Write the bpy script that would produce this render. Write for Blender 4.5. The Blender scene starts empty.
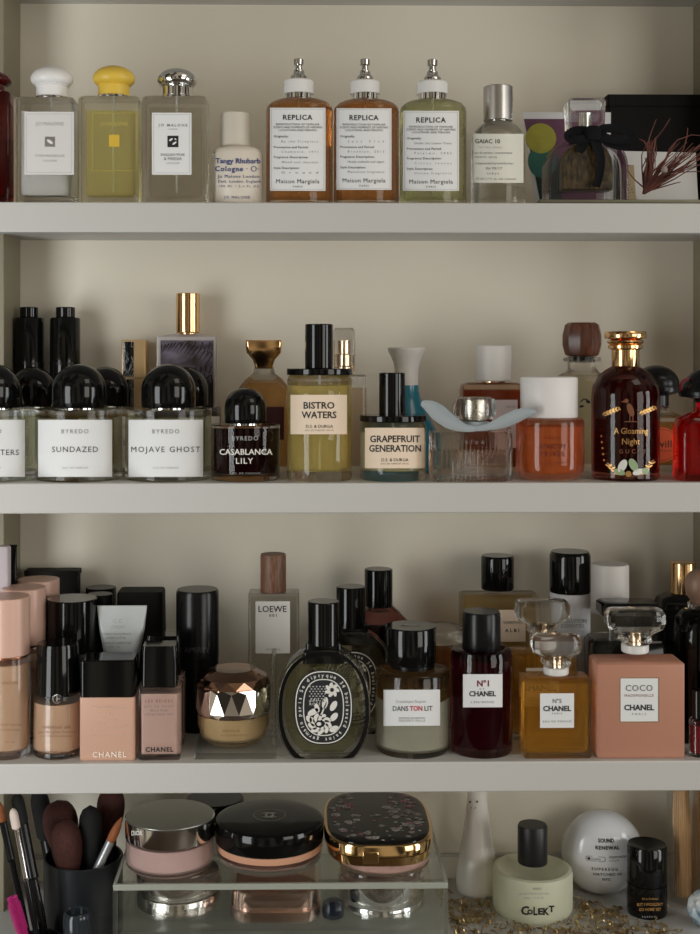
import bpy, bmesh, math, random
from mathutils import Vector, Matrix, Euler
random.seed(11)
PI = math.pi
scene = bpy.context.scene
C = scene.collection

# ------------------------------------------------------------------ camera
F = 1270.0                      # focal length in pixels of the 700 x 934 frame
PX0, PY0 = 320.0, 357.0         # principal point
CAM = Vector((0.0, -1.155, 1.40))
YAW = math.radians(0.9)
cam_data = bpy.data.cameras.new('camera')
cam = bpy.data.objects.new('camera', cam_data)
C.objects.link(cam)
cam.location = CAM
cam.rotation_euler = (PI / 2, 0, -YAW)
cam_data.sensor_fit = 'AUTO'
cam_data.sensor_width = 36.0
cam_data.lens = F / 934.0 * 36.0
cam_data.shift_x = (350 - PX0) / 934.0
cam_data.shift_y = -(467 - PY0) / 934.0
cam_data.clip_start = 0.02
scene.camera = cam

# ------------------------------------------------------------------ world, window and fill light, exposure
world = bpy.data.worlds.new('world')
scene.world = world
world.use_nodes = True
wnt = world.node_tree
wb = wnt.nodes['Background']
wb.inputs[1].default_value = 1.0
# the dim room behind the camera: darker furniture and paler wall stretches around a warm mean
wtc = wnt.nodes.new('ShaderNodeTexCoord')
wmp = wnt.nodes.new('ShaderNodeMapping')
wmp.inputs['Scale'].default_value = (2.6, 2.6, 0.5)
wno = wnt.nodes.new('ShaderNodeTexNoise')
wno.inputs['Scale'].default_value = 1.5
wno.inputs['Detail'].default_value = 1.0
wrp = wnt.nodes.new('ShaderNodeValToRGB')
for e, (p_, c_) in zip(wrp.color_ramp.elements, ((0.44, (0.024, 0.020, 0.015, 1)), (0.60, (0.350, 0.302, 0.228, 1)))):
    e.position = p_
    e.color = c_
wnt.links.new(wtc.outputs['Generated'], wmp.inputs['Vector'])
wnt.links.new(wmp.outputs[0], wno.inputs['Vector'])
wnt.links.new(wno.outputs['Fac'], wrp.inputs['Fac'])
wnt.links.new(wrp.outputs['Color'], wb.inputs[0])


def area_light(name, loc, target, sx, sy, power, col):
    l = bpy.data.lights.new(name, 'AREA')
    l.shape = 'RECTANGLE'
    l.size, l.size_y = sx, sy
    l.energy = power
    l.color = col
    o = bpy.data.objects.new(name, l)
    C.objects.link(o)
    o.location = loc
    o.rotation_euler = (Vector(target) - Vector(loc)).to_track_quat('-Z', 'Y').to_euler()
    return o


area_light('window_daylight', (-0.75, -0.64, 1.16), (-0.08, 0.1, 1.18), 0.34, 0.92, 6.0, (0.95, 0.99, 1.0))
area_light('added_overhead_fill', (0.95, -0.85, 2.55), (0.25, 0.0, 1.25), 0.6, 0.6, 2.5, (1.0, 0.93, 0.82))  # added overhead fill, set to the right to even out the shelf fronts
area_light('added_rear_fill', (1.95, -2.25, 1.50), (0.15, 0.0, 1.15), 1.1, 1.4, 17.0, (1.0, 0.965, 0.90))  # added fill from behind the camera, brightens fronts and shelf interiors
area_light('second_window_daylight', (1.75, -0.62, 1.22), (-0.15, 0.2, 1.22), 0.45, 1.1, 9.0, (0.96, 0.995, 1.0))
scene.view_settings.view_transform = 'Standard'
scene.view_settings.look = 'None'
scene.view_settings.gamma = 1.0
scene.view_settings.use_curve_mapping = False
scene.view_settings.exposure = 0.07
scene.cycles.max_bounces = 20
scene.cycles.transmission_bounces = 20
scene.cycles.transparent_max_bounces = 24
scene.cycles.glossy_bounces = 8
scene.cycles.diffuse_bounces = 5
scene.cycles.use_denoising = True
scene.cycles.use_adaptive_sampling = False
scene.cycles.sample_clamp_indirect = 6.0

# ------------------------------------------------------------------ pixel <-> place
FW = Vector((math.sin(YAW), math.cos(YAW), 0))
RT = Vector((math.cos(YAW), -math.sin(YAW), 0))


def ray(px, py):
    return FW + RT * ((px - PX0) / F) + Vector((0, 0, -(py - PY0) / F))


def at(px, py, Y):
    d = ray(px, py)
    t = (Y - CAM.y) / d.y
    return CAM + d * t, t


def row(Z, px, Y):
    _, t = at(px, PY0, Y)
    return PY0 - F * (Z - CAM.z) / t


SH = {1: at(350, 202.5, 0)[0].z, 2: at(350, 483.0, 0)[0].z, 3: at(350, 762.5, 0)[0].z, 4: 0.8334}
DEPTH = 0.222


def lin(r, g, b):
    f = lambda c: (c / 12.92) if c <= 0.04045 else ((c + 0.055) / 1.055) ** 2.4
    return (f(r / 255), f(g / 255), f(b / 255), 1.0)


# ------------------------------------------------------------------ materials
MC = {}


def pbr(name, col, rough=0.5, metal=0.0, trans=0.0, ior=1.46, coat=0.0, sss=0.0, bump=0.0, bscale=200.0, var=0.0, spec=None):
    if name in MC:
        return MC[name]
    m = bpy.data.materials.new(name)
    m.use_nodes = True
    nt = m.node_tree
    b = nt.nodes['Principled BSDF']
    b.inputs['Base Color'].default_value = col if len(col) == 4 else (*col, 1)
    b.inputs['Roughness'].default_value = rough
    b.inputs['Metallic'].default_value = metal
    b.inputs['Transmission Weight'].default_value = trans
    b.inputs['IOR'].default_value = ior
    b.inputs['Coat Weight'].default_value = coat
    if spec is not None:
        b.inputs['Specular IOR Level'].default_value = spec
    if sss:
        b.inputs['Subsurface Weight'].default_value = sss
        b.inputs['Subsurface Radius'].default_value = (0.01, 0.006, 0.004)
        b.inputs['Subsurface Scale'].default_value = 0.5
    if bump or var:
        tc = nt.nodes.new('ShaderNodeTexCoord')
        n = nt.nodes.new('ShaderNodeTexNoise')
        n.inputs['Scale'].default_value = bscale
        n.inputs['Detail'].default_value = 4
        nt.links.new(tc.outputs['Object'], n.inputs['Vector'])
        if bump:
            bp = nt.nodes.new('ShaderNodeBump')
            bp.inputs['Strength'].default_value = bump
            bp.inputs['Distance'].default_value = 0.001
            nt.links.new(n.outputs['Fac'], bp.inputs['Height'])
            nt.links.new(bp.outputs['Normal'], b.inputs['Normal'])
        if var:
            mx = nt.nodes.new('ShaderNodeMixRGB')
            mx.inputs['Color1'].default_value = [c * (1 - var) for c in col[:3]] + [1]
            mx.inputs['Color2'].default_value = [min(1, c * (1 + var)) for c in col[:3]] + [1]
            nt.links.new(n.outputs['Fac'], mx.inputs['Fac'])
            nt.links.new(mx.outputs['Color'], b.inputs['Base Color'])
    MC[name] = m
    return m


def glass(name='clear_glass', col=(0.985, 0.988, 0.98), rough=0.0, ior=1.45, thin=0.28):
    """refracting glass; a share of the light goes straight through, as through thin walls"""
    if name in MC:
        return MC[name]
    m = pbr(name, col, rough, 0, 1.0, ior)
    nt = m.node_tree
    tr = nt.nodes.new('ShaderNodeBsdfTransparent')
    tr.inputs[0].default_value = (*[c ** .8 for c in col[:3]], 1)
    mx = nt.nodes.new('ShaderNodeMixShader')
    mx.inputs[0].default_value = thin
    nt.links.new(nt.nodes['Principled BSDF'].outputs[0], mx.inputs[1])
    nt.links.new(tr.outputs[0], mx.inputs[2])
    nt.links.new(mx.outputs[0], nt.nodes['Material Output'].inputs[0])
    return m


def liquid(name, col, body=0.12, bodycol=None):
    """dyed liquid: tints what shows through it and scatters a little"""
    if name in MC:
        return MC[name]
    c = lin(*col)
    m = bpy.data.materials.new(name)
    m.use_nodes = True
    nt = m.node_tree
    nt.nodes.clear()
    out = nt.nodes.new('ShaderNodeOutputMaterial')
    tr = nt.nodes.new('ShaderNodeBsdfTransparent')
    tr.inputs[0].default_value = (c[0] ** 0.5, c[1] ** 0.5, c[2] ** 0.5, 1)
    df = nt.nodes.new('ShaderNodeBsdfDiffuse')
    df.inputs[0].default_value = lin(*(bodycol or col))
    mx = nt.nodes.new('ShaderNodeMixShader')
    mx.inputs[0].default_value = body
    nt.links.new(tr.outputs[0], mx.inputs[1])
    nt.links.new(df.outputs[0], mx.inputs[2])
    nt.links.new(mx.outputs[0], out.inputs[0])
    MC[name] = m
    return m


def ramp_mat(name, kind, stops, scale=(1, 1, 1), rough=0.5, detail=3, distort=0.0, tscale=5.0, metal=0.0, bump=0.0):
    """colour pattern of the thing itself (wood grain, marble, print) from a noise or wave through a ramp"""
    if name in MC:
        return MC[name]
    m = bpy.data.materials.new(name)
    m.use_nodes = True
    nt = m.node_tree
    b = nt.nodes['Principled BSDF']
    b.inputs['Roughness'].default_value = rough
    b.inputs['Metallic'].default_value = metal
    tc = nt.nodes.new('ShaderNodeTexCoord')
    mp = nt.nodes.new('ShaderNodeMapping')
    mp.inputs['Scale'].default_value = scale
    nt.links.new(tc.outputs['Object'], mp.inputs['Vector'])
    if kind == 'wave':
        t = nt.nodes.new('ShaderNodeTexWave')
        t.inputs['Distortion'].default_value = distort
        t.inputs['Detail'].default_value = detail
        t.inputs['Scale'].default_value = tscale
    elif kind == 'voronoi':
        t = nt.nodes.new('ShaderNodeTexVoronoi')
        t.inputs['Scale'].default_value = tscale
    else:
        t = nt.nodes.new('ShaderNodeTexNoise')
        t.inputs['Distortion'].default_value = distort
        t.inputs['Detail'].default_value = detail
        t.inputs['Scale'].default_value = tscale
    nt.links.new(mp.outputs[0], t.inputs['Vector'])
    r = nt.nodes.new('ShaderNodeValToRGB')
    while len(r.color_ramp.elements) < len(stops):
        r.color_ramp.elements.new(0.5)
    for e, (p, c) in zip(r.color_ramp.elements, stops):
        e.position = p
        e.color = lin(*c)
    nt.links.new(t.outputs['Distance' if kind == 'voronoi' else 'Fac'], r.inputs['Fac'])
    nt.links.new(r.outputs['Color'], b.inputs['Base Color'])
    if bump:
        bp = nt.nodes.new('ShaderNodeBump')
        bp.inputs['Strength'].default_value = bump
        bp.inputs['Distance'].default_value = 0.001
        nt.links.new(t.outputs['Distance' if kind == 'voronoi' else 'Fac'], bp.inputs['Height'])
        nt.links.new(bp.outputs['Normal'], b.inputs['Normal'])
    MC[name] = m
    return m


GLASS = glass()
BLACK = pbr('black_gloss_plastic', (0.004, 0.004, 0.004), 0.08, spec=.4)
BLACKS = pbr('black_satin_plastic', (0.006, 0.006, 0.0065), 0.24, bump=0.03, bscale=900, spec=.3)
BLACKBOX = pbr('black_card', (0.008, 0.007, 0.006), 0.6, bump=0.05, bscale=900, spec=.15)
WHITEP = pbr('white_plastic', lin(226, 224, 222), 0.4, sss=0.0)
PAPER = pbr('white_paper', lin(228, 228, 228), 0.6, bump=0.05, bscale=800)
CREAM = pbr('cream_paper', lin(236, 214, 190), 0.6, bump=0.05, bscale=800)
GOLD = pbr('polished_gold', (0.80, 0.50, 0.24), 0.16, 1.0)
PGOLD = pbr('pale_gold', (0.85, 0.66, 0.46), 0.18, 1.0)
CHROME = pbr('chrome', (0.80, 0.80, 0.80), 0.07, 1.0)
SATIN = pbr('satin_silver', (0.62, 0.60, 0.58), 0.30, 1.0, bump=0.03, bscale=600)
K = pbr('black_ink', (0.012, 0.012, 0.014), 0.6)
GR = pbr('grey_ink', lin(120, 120, 120), 0.6)
LG = pbr('pale_grey_ink', lin(176, 176, 176), 0.6)
BLU = pbr('blue_ink', lin(44, 62, 128), 0.6)
RED = pbr('red_ink', lin(190, 24, 44), 0.6)
PLUM = pbr('plum_ink', lin(120, 16, 60), 0.6)
WINK = pbr('white_ink', lin(225, 222, 215), 0.5)
GINK = pbr('gold_ink', lin(208, 160, 96), 0.35, 0.6)


# ------------------------------------------------------------------ mesh builders
def link(name, me, mats, parent, smooth=True, bev=0.0, seg=2, sharp=38):
    o = bpy.data.objects.new(name, me)
    C.objects.link(o)
    for m in (mats if isinstance(mats, (list, tuple)) else [mats]):
        me.materials.append(m)
    if smooth:
        me.polygons.foreach_set('use_smooth', [True] * len(me.polygons))
        me.set_sharp_from_angle(angle=math.radians(sharp))
    if parent is not None:
        o.parent = parent
    if bev:
        md = o.modifiers.new('edge', 'BEVEL')
        md.width = bev
        md.segments = seg
        md.limit_method = 'ANGLE'
        md.angle_limit = math.radians(40)
        md.harden_normals = False
    return o


def mesh_of(name, vs, fs, mi=None, recalc=True):
    me = bpy.data.meshes.new(name)
    me.from_pydata(vs, [], fs)
    if mi:
        me.polygons.foreach_set('material_index', mi)
    if recalc:
        bm = bmesh.new()
        bm.from_mesh(me)
        bmesh.ops.recalc_face_normals(bm, faces=bm.faces)
        bm.to_mesh(me)
        bm.free()
    me.update()
    return me


def rrect(a, b, rc, n):
    """outline of a rounded rectangle, half sizes a, b; n steps per corner"""
    rc = max(1e-6, min(rc, a, b))
    pts = []
    for (sx, sy, a0) in ((1, 1, 0), (-1, 1, PI / 2), (-1, -1, PI), (1, -1, 1.5 * PI)):
        cx, cy = sx * (a - rc), sy * (b - rc)
        for k in range(n + 1):
            t = a0 + PI / 2 * k / n
            pts.append((cx + rc * math.cos(t), cy + rc * math.sin(t)))
    return pts


def loft_geo(secs, n=8, ell=False):
    """secs: (z, a, b, rc, x, y) -> verts, faces; closed top and bottom"""
    vs, fs = [], []
    m = 4 * (n + 1)
    for s in secs:
        z, a, b, rc = s[:4]
        ox = s[4] if len(s) > 4 else 0
        oy = s[5] if len(s) > 5 else 0
        if ell:
            ring = [(a * math.cos(2 * PI * k / m), b * math.sin(2 * PI * k / m)) for k in range(m)]
        else:
            ring = rrect(a, b, rc, n)
        vs += [(x + ox, y + oy, z) for x, y in ring]
    for i in range(len(secs) - 1):
        for k in range(m):
            k2 = (k + 1) % m
            fs.append((i * m + k, i * m + k2, (i + 1) * m + k2, (i + 1) * m + k))
    fs.append(tuple(range(m))[::-1])
    fs.append(tuple((len(secs) - 1) * m + k for k in range(m)))
    return vs, fs


def lathe_geo(prof, n=48):
    vs, fs = [], []
    for r, z in prof:
        r = max(r, 1e-7)
        vs += [(r * math.cos(2 * PI * k / n), r * math.sin(2 * PI * k / n), z) for k in range(n)]
    for i in range(len(prof) - 1):
        for k in range(n):
            k2 = (k + 1) % n
            fs.append((i * n + k, i * n + k2, (i + 1) * n + k2, (i + 1) * n + k))
    fs.append(tuple(range(n))[::-1])
    fs.append(tuple((len(prof) - 1) * n + k for k in range(n)))
    return vs, fs


def tube_geo(pts, radii, n=8):
    vs, fs = [], []
    pts = [Vector(p) for p in pts]
    up = Vector((0.123, 0.31, 0.94)).normalized()
    for i, p in enumerate(pts):
        d = (pts[min(i + 1, len(pts) - 1)] - pts[max(i - 1, 0)]).normalized()
        s = d.cross(up)
        if s.length < 1e-4:
            s = d.cross(Vector((1, 0, 0)))
        s.normalize()
        t = s.cross(d)
        r = radii[i] if isinstance(radii, (list, tuple)) else radii
        for k in range(n):
            a = 2 * PI * k / n
            vs.append(tuple(p + s * (r * math.cos(a)) + t * (r * math.sin(a))))
    for i in range(len(pts) - 1):
        for k in range(n):
            k2 = (k + 1) % n
            fs.append((i * n + k, i * n + k2, (i + 1) * n + k2, (i + 1) * n + k))
    fs.append(tuple(range(n))[::-1])
    fs.append(tuple((len(pts) - 1) * n + k for k in range(n)))
    return vs, fs


def merge(geos):
    vs, fs = [], []
    for v, f in geos:
        o = len(vs)
        vs += v
        fs += [tuple(i + o for i in q) for q in f]
    return vs, fs


def box_geo(x0, x1, y0, y1, z0, z1):
    vs = [(x, y, z) for z in (z0, z1) for y in (y0, y1) for x in (x0, x1)]
    fs = [(0, 2, 3, 1), (4, 5, 7, 6), (0, 1, 5, 4), (2, 6, 7, 3), (0, 4, 6, 2), (1, 3, 7, 5)]
    return vs, fs


TXT = {}


def text_geo(s, bold=0.0, space=1.0):
    key = (s, bold, space)
    if key in TXT:
        return TXT[key]
    cu = bpy.data.curves.new('txt', 'FONT')
    cu.body = s
    cu.size = 1.0
    cu.resolution_u = 2
    cu.offset = bold
    cu.space_character = space
    ob = bpy.data.objects.new('txt', cu)
    me = ob.to_mesh()
    vs = [(v.co.x, v.co.y) for v in me.vertices]
    fs = [tuple(p.vertices) for p in me.polygons]
    ob.to_mesh_clear()
    bpy.data.objects.remove(ob)
    bpy.data.curves.remove(cu)
    xs = [v[0] for v in vs] or [0, 1]
    TXT[key] = (vs, fs, min(xs), max(xs))
    return TXT[key]


CAPH = 0.70


class U(float):
    """a height in pixels above the base, where a row of the photo would stand"""


class Thing:
    """one top-level thing: an Empty at its base, placed by where it stands on its shelf; parts are given in rows and
    columns of the photo at the depth the thing stands at, turned into metres by self.u"""

    def __init__(s, name, label, cat, px, Y, shelf, group=None, rz=0.0, z=None):
        Z = SH[shelf] if z is None else z
        p, t = at(px, PY0, Y)
        s.px, s.u, s.Y, s.t, s.Z, s.X, s.shelf = px, t / F, Y, t, Z, p.x, shelf
        s.by = PY0 - F * (Z - CAM.z) / t
        s.root = bpy.data.objects.new(name, None)
        s.root.empty_display_size = 0.01
        C.objects.link(s.root)
        s.root.location = (p.x, Y, Z + 0.0002)
        s.root.rotation_euler = (0, 0, rz)
        s.root['label'] = label
        s.root['category'] = cat
        if group:
            s.root['group'] = group

    def z(s, y, d=0.0):
        """height above the base of what shows in row y when it lies d pixels nearer than the middle"""
        if isinstance(y, U):
            return y * s.u
        return CAM.z + (PY0 - y) * (s.t - d * s.u) / F - s.Z

    def x(s, x, d=0.0):
        return at(x, PY0, s.Y - d * s.u)[0].x - s.X

    # secs: (row, half width, half depth, corner) in pixels, bottom to top; row None = base
    def loft(s, name, secs, mat, cx=None, dy=0.0, n=8, ell=False, bev=0.0, parent=None, sharp=38):
        ox = 0 if cx is None else s.x(cx)
        q, ly, zz = [], -1, 0
        for k in secs:
            y, a, b, rc = k[:4]
            zz = 0.0 if y is None else (s.z(y, b) if y != ly else zz)
            ly = y
            q.append((zz, a * s.u, b * s.u, rc * s.u, ox, dy * s.u))
        v, f = loft_geo(q, n, ell)
        return link(name, mesh_of(name, v, f), mat, parent or s.root, bev=bev * s.u, sharp=sharp)

    # prof: (radius, row)
    def lathe(s, name, prof, mat, cx=None, dy=0.0, n=48, bev=0.0, parent=None, sharp=38, top=False):
        q, ly, zz = [], -1, 0
        for i, (r, y) in enumerate(prof):
            if y is None:
                zz = 0.0
            elif y != ly:
                zz = s.z(y, (-r if top and i >= len(prof) - top and r > 0 else r) - dy)
            ly = y
            q.append((r * s.u, zz))
        v, f = lathe_geo(q, n)
        ox = 0 if cx is None else s.x(cx)
        v = [(a + ox, b + dy * s.u, c) for a, b, c in v]
        return link(name, mesh_of(name, v, f), mat, parent or s.root, bev=bev * s.u, sharp=sharp)

    def cyl(s, name, r, y0, y1, mat, cx=None, dy=0.0, bev=1.0, n=48, parent=None):
        return s.lathe(name, [(r, y0), (r, y1)], mat, cx, dy, n, bev, parent, top=1 if s.shelf >= 3 else 0)

    def label(s, name, x0, x1, y0, y1, lines, paper, wrap=None, front=0.0, border=None, shapes=(), mats=None, parent=None):
        """paper of the given extent (None: writing only) with its printed lines, one mesh.
        lines: (text, xc, yc, width, material, cap height or None, bold)
        wrap: (half width, half depth) of the oval body the label goes round; else flat at local depth -front
        shapes: (material, [(x,y)...] polygon)"""
        u = s.u
        fd = wrap[1] * .92 if wrap else front
        slots = []

        def slot(m):
            if m not in slots:
                slots.append(m)
            return slots.index(m)

        def depth(x, e):
            if wrap:
                a, b = wrap
                return -(b * u + e) * math.sqrt(max(0.0, 1 - (x / (a * u + e)) ** 2)) if abs(x) < a * u + e else 0.0
            return -front * u - e
        vs, fs, mi = [], [], []

        def xz(x, y):
            d = fd
            for _ in range(3 if wrap else 0):                       # follow the curved front to where this column really lies
                d = -depth(s.x(x, d), 0.0003) / u
            return s.x(x, d), s.z(y, d)

        def sheet(xa, xb, ya, yb, m, e0, e1):
            nn = 22 if wrap else 1
            b0 = len(vs)
            for k in range(nn + 1):
                for (y, e) in ((ya, e0), (yb, e0), (ya, e1), (yb, e1)):
                    x, z_ = xz(xa + (xb - xa) * k / nn, y)
                    vs.append((x, depth(x, e), z_))
            for k in range(nn):
                a = b0 + 4 * k
                c = a + 4
                for q in ((a, c, c + 1, a + 1), (a + 2, a + 3, c + 3, c + 2), (a, a + 2, c + 2, c), (a + 1, c + 1, c + 3, a + 3)):
                    fs.append(q)
                    mi.append(slot(m))
            fs.append((b0, b0 + 1, b0 + 3, b0 + 2))
            mi.append(slot(m))
            e_ = b0 + 4 * nn
            fs.append((e_, e_ + 2, e_ + 3, e_ + 1))
            mi.append(slot(m))
        if paper is not None:
            sheet(x0, x1, y0, y1, paper, 0.00005, 0.00030)
        if border:
            m, w, ins = border
            xa, xb, ya, yb = x0 + ins, x1 - ins, y0 + ins, y1 - ins
            for r in ((xa, xb, ya, ya + w), (xa, xb, yb - w, yb), (xa, xa + w, ya + w, yb - w), (xb - w, xb, ya + w, yb - w)):
                sheet(*r, m, 0.00031, 0.00040)
        for L in lines:
            tx, xc, yc, w, m = L[:5]
            h = L[5] if len(L) > 5 else None
            bold = L[6] if len(L) > 6 else 0.0
            tv, tf, a, b = text_geo(tx, bold)
            kx = w / (b - a)
            ky = kx if h is None else h / CAPH
            if kx > ky * 1.05 and len(tx) > 1:                      # wide setting: space the letters out instead of stretching them
                _, _, a2, b2 = text_geo(tx, bold, 1.5)
                sp = 1 + .5 * (w / ky - (b - a)) / max(1e-6, (b2 - a2) - (b - a))
                tv, tf, a, b = text_geo(tx, bold, min(sp, 2.6))
                kx = w / (b - a)
            b0 = len(vs)
            for (x, y) in tv:
                X, z_ = xz(xc + (x - (a + b) / 2) * kx, yc - (y - CAPH / 2) * ky)
                vs.append((X, depth(X, 0.00055), z_))
            for q in tf:
                fs.append(tuple(i + b0 for i in q))
                mi.append(slot(m))
        for j, (m, poly) in enumerate(shapes):
            b0 = len(vs)
            for (x, y) in poly:
                X, z_ = xz(x, y)
                vs.append((X, depth(X, 0.00046 + 0.00003 * j), z_))
            fs.append(tuple(range(b0, b0 + len(poly))))
            mi.append(slot(m))
        me = bpy.data.meshes.new(name)
        me.from_pydata(vs, [], fs)
        me.polygons.foreach_set('material_index', mi)
        me.update()
        # all printed faces look outwards
        bm = bmesh.new()
        bm.from_mesh(me)
        bm.normal_update()
        for f in bm.faces:
            if len(f.verts) != 4 and f.normal.y > 0:
                f.normal_flip()
        bm.to_mesh(me)
        bm.free()
        return link(name, me, slots, parent or s.root, smooth=False)


def ellipse(cx, cy, a, b, n=20, t=0.0):
    out = []
    for k in range(n):
        q = 2 * PI * k / n
        x, y = a * math.cos(q), b * math.sin(q)
        out.append((cx + x * math.cos(t) - y * math.sin(t), cy + x * math.sin(t) + y * math.cos(t)))
    return out


def rect(x0, x1, y0, y1):
    return [(x0, y1), (x1, y1), (x1, y0), (x0, y0)]


def arc_band(cx, cy, r0, r1, a0, a1, n=12, sq=1.0):
    out = [(cx + r1 * math.cos(a0 + (a1 - a0) * k / n), cy - sq * r1 * math.sin(a0 + (a1 - a0) * k / n)) for k in range(n + 1)]
    out += [(cx + r0 * math.cos(a1 + (a0 - a1) * k / n), cy - sq * r0 * math.sin(a1 + (a0 - a1) * k / n)) for k in range(n + 1)]
    return out


def front_y(half_px, gap=0.007):
    """depth of the middle of a thing whose front stands just behind the shelf edge"""
    return gap + half_px * 0.00093

# ------------------------------------------------------------------ the setting
def struct(name, geo, mat, bev=0.0):
    v, f = geo
    o = link(name, mesh_of(name, v, f), mat, None, bev=bev)
    o['kind'] = 'structure'
    return o


WALLM = pbr('grey_room_paint', lin(112, 119, 117), 0.7, bump=0.06, bscale=120)
struct('wall_back', box_geo(-1.6, 1.8, 0.236, 0.30, 0.0, 2.5), WALLM)
struct('floor', box_geo(-1.6, 1.8, -2.6, 0.236, -0.05, 0.0), ramp_mat('oak_floor', 'wave', [(0, (66, 54, 44)), (1, (92, 76, 60))], (1, 8, 1), 0.5, 3, 4, 3))

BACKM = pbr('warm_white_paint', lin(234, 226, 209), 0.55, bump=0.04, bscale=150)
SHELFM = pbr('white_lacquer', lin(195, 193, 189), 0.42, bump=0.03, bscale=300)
SIDEM = pbr('shaded_side_paint', lin(142, 134, 112), 0.5, bump=0.03, bscale=200)  # shade on the side panels is put into this darker colour
cab = bpy.data.objects.new('shelf_cabinet', None)
cab.empty_display_size = 0.05
C.objects.link(cab)
XL, XR = at(20.5, 357, DEPTH)[0].x, at(693, 357, DEPTH)[0].x
XM = (XL + XR) / 2
cab.location = (XM, 0.11, SH[4] - 0.0145)
cab['label'] = 'white open shelf cabinet with four shelves that carries all the bottles'
cab['category'] = 'shelf cabinet'


def cpart(name, x0, x1, y0, y1, z0, z1, mat, bev=0.0, parent=None):
    lo = cab.location
    v, f = box_geo(x0 - lo.x, x1 - lo.x, y0 - lo.y, y1 - lo.y, z0 - lo.z, z1 - lo.z)
    return link(name, mesh_of(name, v, f), mat, parent or cab, bev=bev)


SH0 = SH[1] + 0.2555
cpart('back_panel', XL - 0.012, XR + 0.012, DEPTH, DEPTH + 0.012, SH[4] - 0.0145, SH0, BACKM)
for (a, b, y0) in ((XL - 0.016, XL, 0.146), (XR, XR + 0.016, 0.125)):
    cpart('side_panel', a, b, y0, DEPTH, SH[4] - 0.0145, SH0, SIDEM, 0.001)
for zz in (SH0, SH[1], SH[2], SH[3], SH[4]):
    sh = cpart('shelf', XL - 0.06, XR + 0.06, 0.018, DEPTH, zz - 0.0145, zz, SHELFM)
    cpart('front_edge', XL - 0.06, XR + 0.06, 0.0, 0.018, zz - 0.0275, zz, SHELFM, 0.0012, sh)
zt = at(560, 852, DEPTH)[0].z
cpart('back_ledge', XL, XR, DEPTH - 0.005, DEPTH, zt - 0.003, zt, SHELFM, 0.0006)

# ------------------------------------------------------------------ shelf one
BT = 'perfume bottle'


def square_bottle(label, x0, x1, top, cap, capm, lq, lqtop, paper=None, lab=None, lines=(), shapes=(), gl=None, frosted=None, border=None):
    xc, a = (x0 + x1) / 2, (x1 - x0) / 2
    b = a * 0.62
    t = Thing('perfume_bottle', label, BT, xc, front_y(b), 1)
    bot = t.by
    t.loft('glass_body', [(None, a - 1.5, b - 1.5, 3), (U(1.5), a, b, 4), (top + 2.5, a, b, 4), (top + .6, a - 1.2, b - 1.2, 4), (top, a - 3, b - 3, 4)], gl or GLASS, n=5)
    t.loft('perfume', [(U(8), a - 8, b - 7, 8), (U(11), a - 6.5, b - 6, 8), (lqtop, a - 6.5, b - 6, 8)], lq, n=5)
    cx0, cx1, cy0, neck = cap
    cc, r = (cx0 + cx1) / 2, (cx1 - cx0) / 2
    h = neck - cy0
    t.lathe('collar', [(r * .80, top), (r * .80, top - 2.5)], CHROME, cc, bev=.4)
    prof = [(r * .74, top - 2.5), (r * .74, cy0 + h * .60), (r * .80, cy0 + h * .56)]
    cyc, ry = cy0 + h * .30, h * .30
    for k in range(15):
        q = -0.9 + (PI / 2 + 0.9) * k / 14
        prof.append((r * max(0.02, math.cos(q)) ** 0.55, cyc - ry * math.sin(q)))
    prof.append((0.0, cy0))
    t.lathe('domed_cap', prof, capm, cc)
    t.cyl('dip_tube', 1.0, U(12), top, pbr('tube_plastic', lin(210, 210, 205), .4), cc, bev=0)
    if lab:
        t.label('label', *lab, lines, paper, front=b, border=border, shapes=shapes)
    return t


REDGL = glass('deep_red_glass', lin(120, 40, 34))
square_bottle('dark red square bottle with red domed cap at the left end of the top shelf', -48, 14, 91, (-39, 12, 69, 91),
              pbr('dark_red_cap', lin(70, 8, 10), 0.12), liquid('amber_red', (216, 104, 36), .35), 140, gl=REDGL)
WFROST = pbr('white_frosted', lin(226, 224, 218), 0.45, trans=0.25)
square_bottle('pale square bottle with white domed cap and white label', 17, 77, 97, (31, 73, 66, 97),
              pbr('white_cap', lin(232, 230, 228), .35), pbr('milky_liquid', lin(222, 220, 214), .5, trans=0.2), 112,
              pbr('faint_white_label', lin(216, 214, 212), .6), (24.5, 74, 112, 175),
              [('JO MALONE', 50, 124, 28, LG), ('STAR MAGNOLIA', 50, 156, 29, LG), ('COLOGNE', 50, 161, 14, LG)],
              [(SATIN, rect(45, 55, 137, 147)), (PAPER, ellipse(50, 142, 3.5, 1.6, 12, .6))], border=(LG, .4, 2))
square_bottle('yellow-green square bottle with yellow domed cap', 81, 141, 96, (93, 135, 65.5, 96),
              pbr('yellow_cap', lin(226, 190, 74), .4), liquid('yellow_liquid', (240, 234, 186), .2, (226, 216, 144)), 111,
              None, (91, 138, 112, 172),
              [('JO MALONE', 114, 124, 28, pbr('yellow_ink', lin(190, 172, 84), .5))],
              [(pbr('yellow_square', lin(214, 178, 60), .5), rect(109, 119.5, 135, 147))], gl=glass('yellow_tinted_glass', (.97, .965, .86)),
              border=(pbr('yellow_ink', lin(190, 172, 84), .5), .5, 1))
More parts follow.
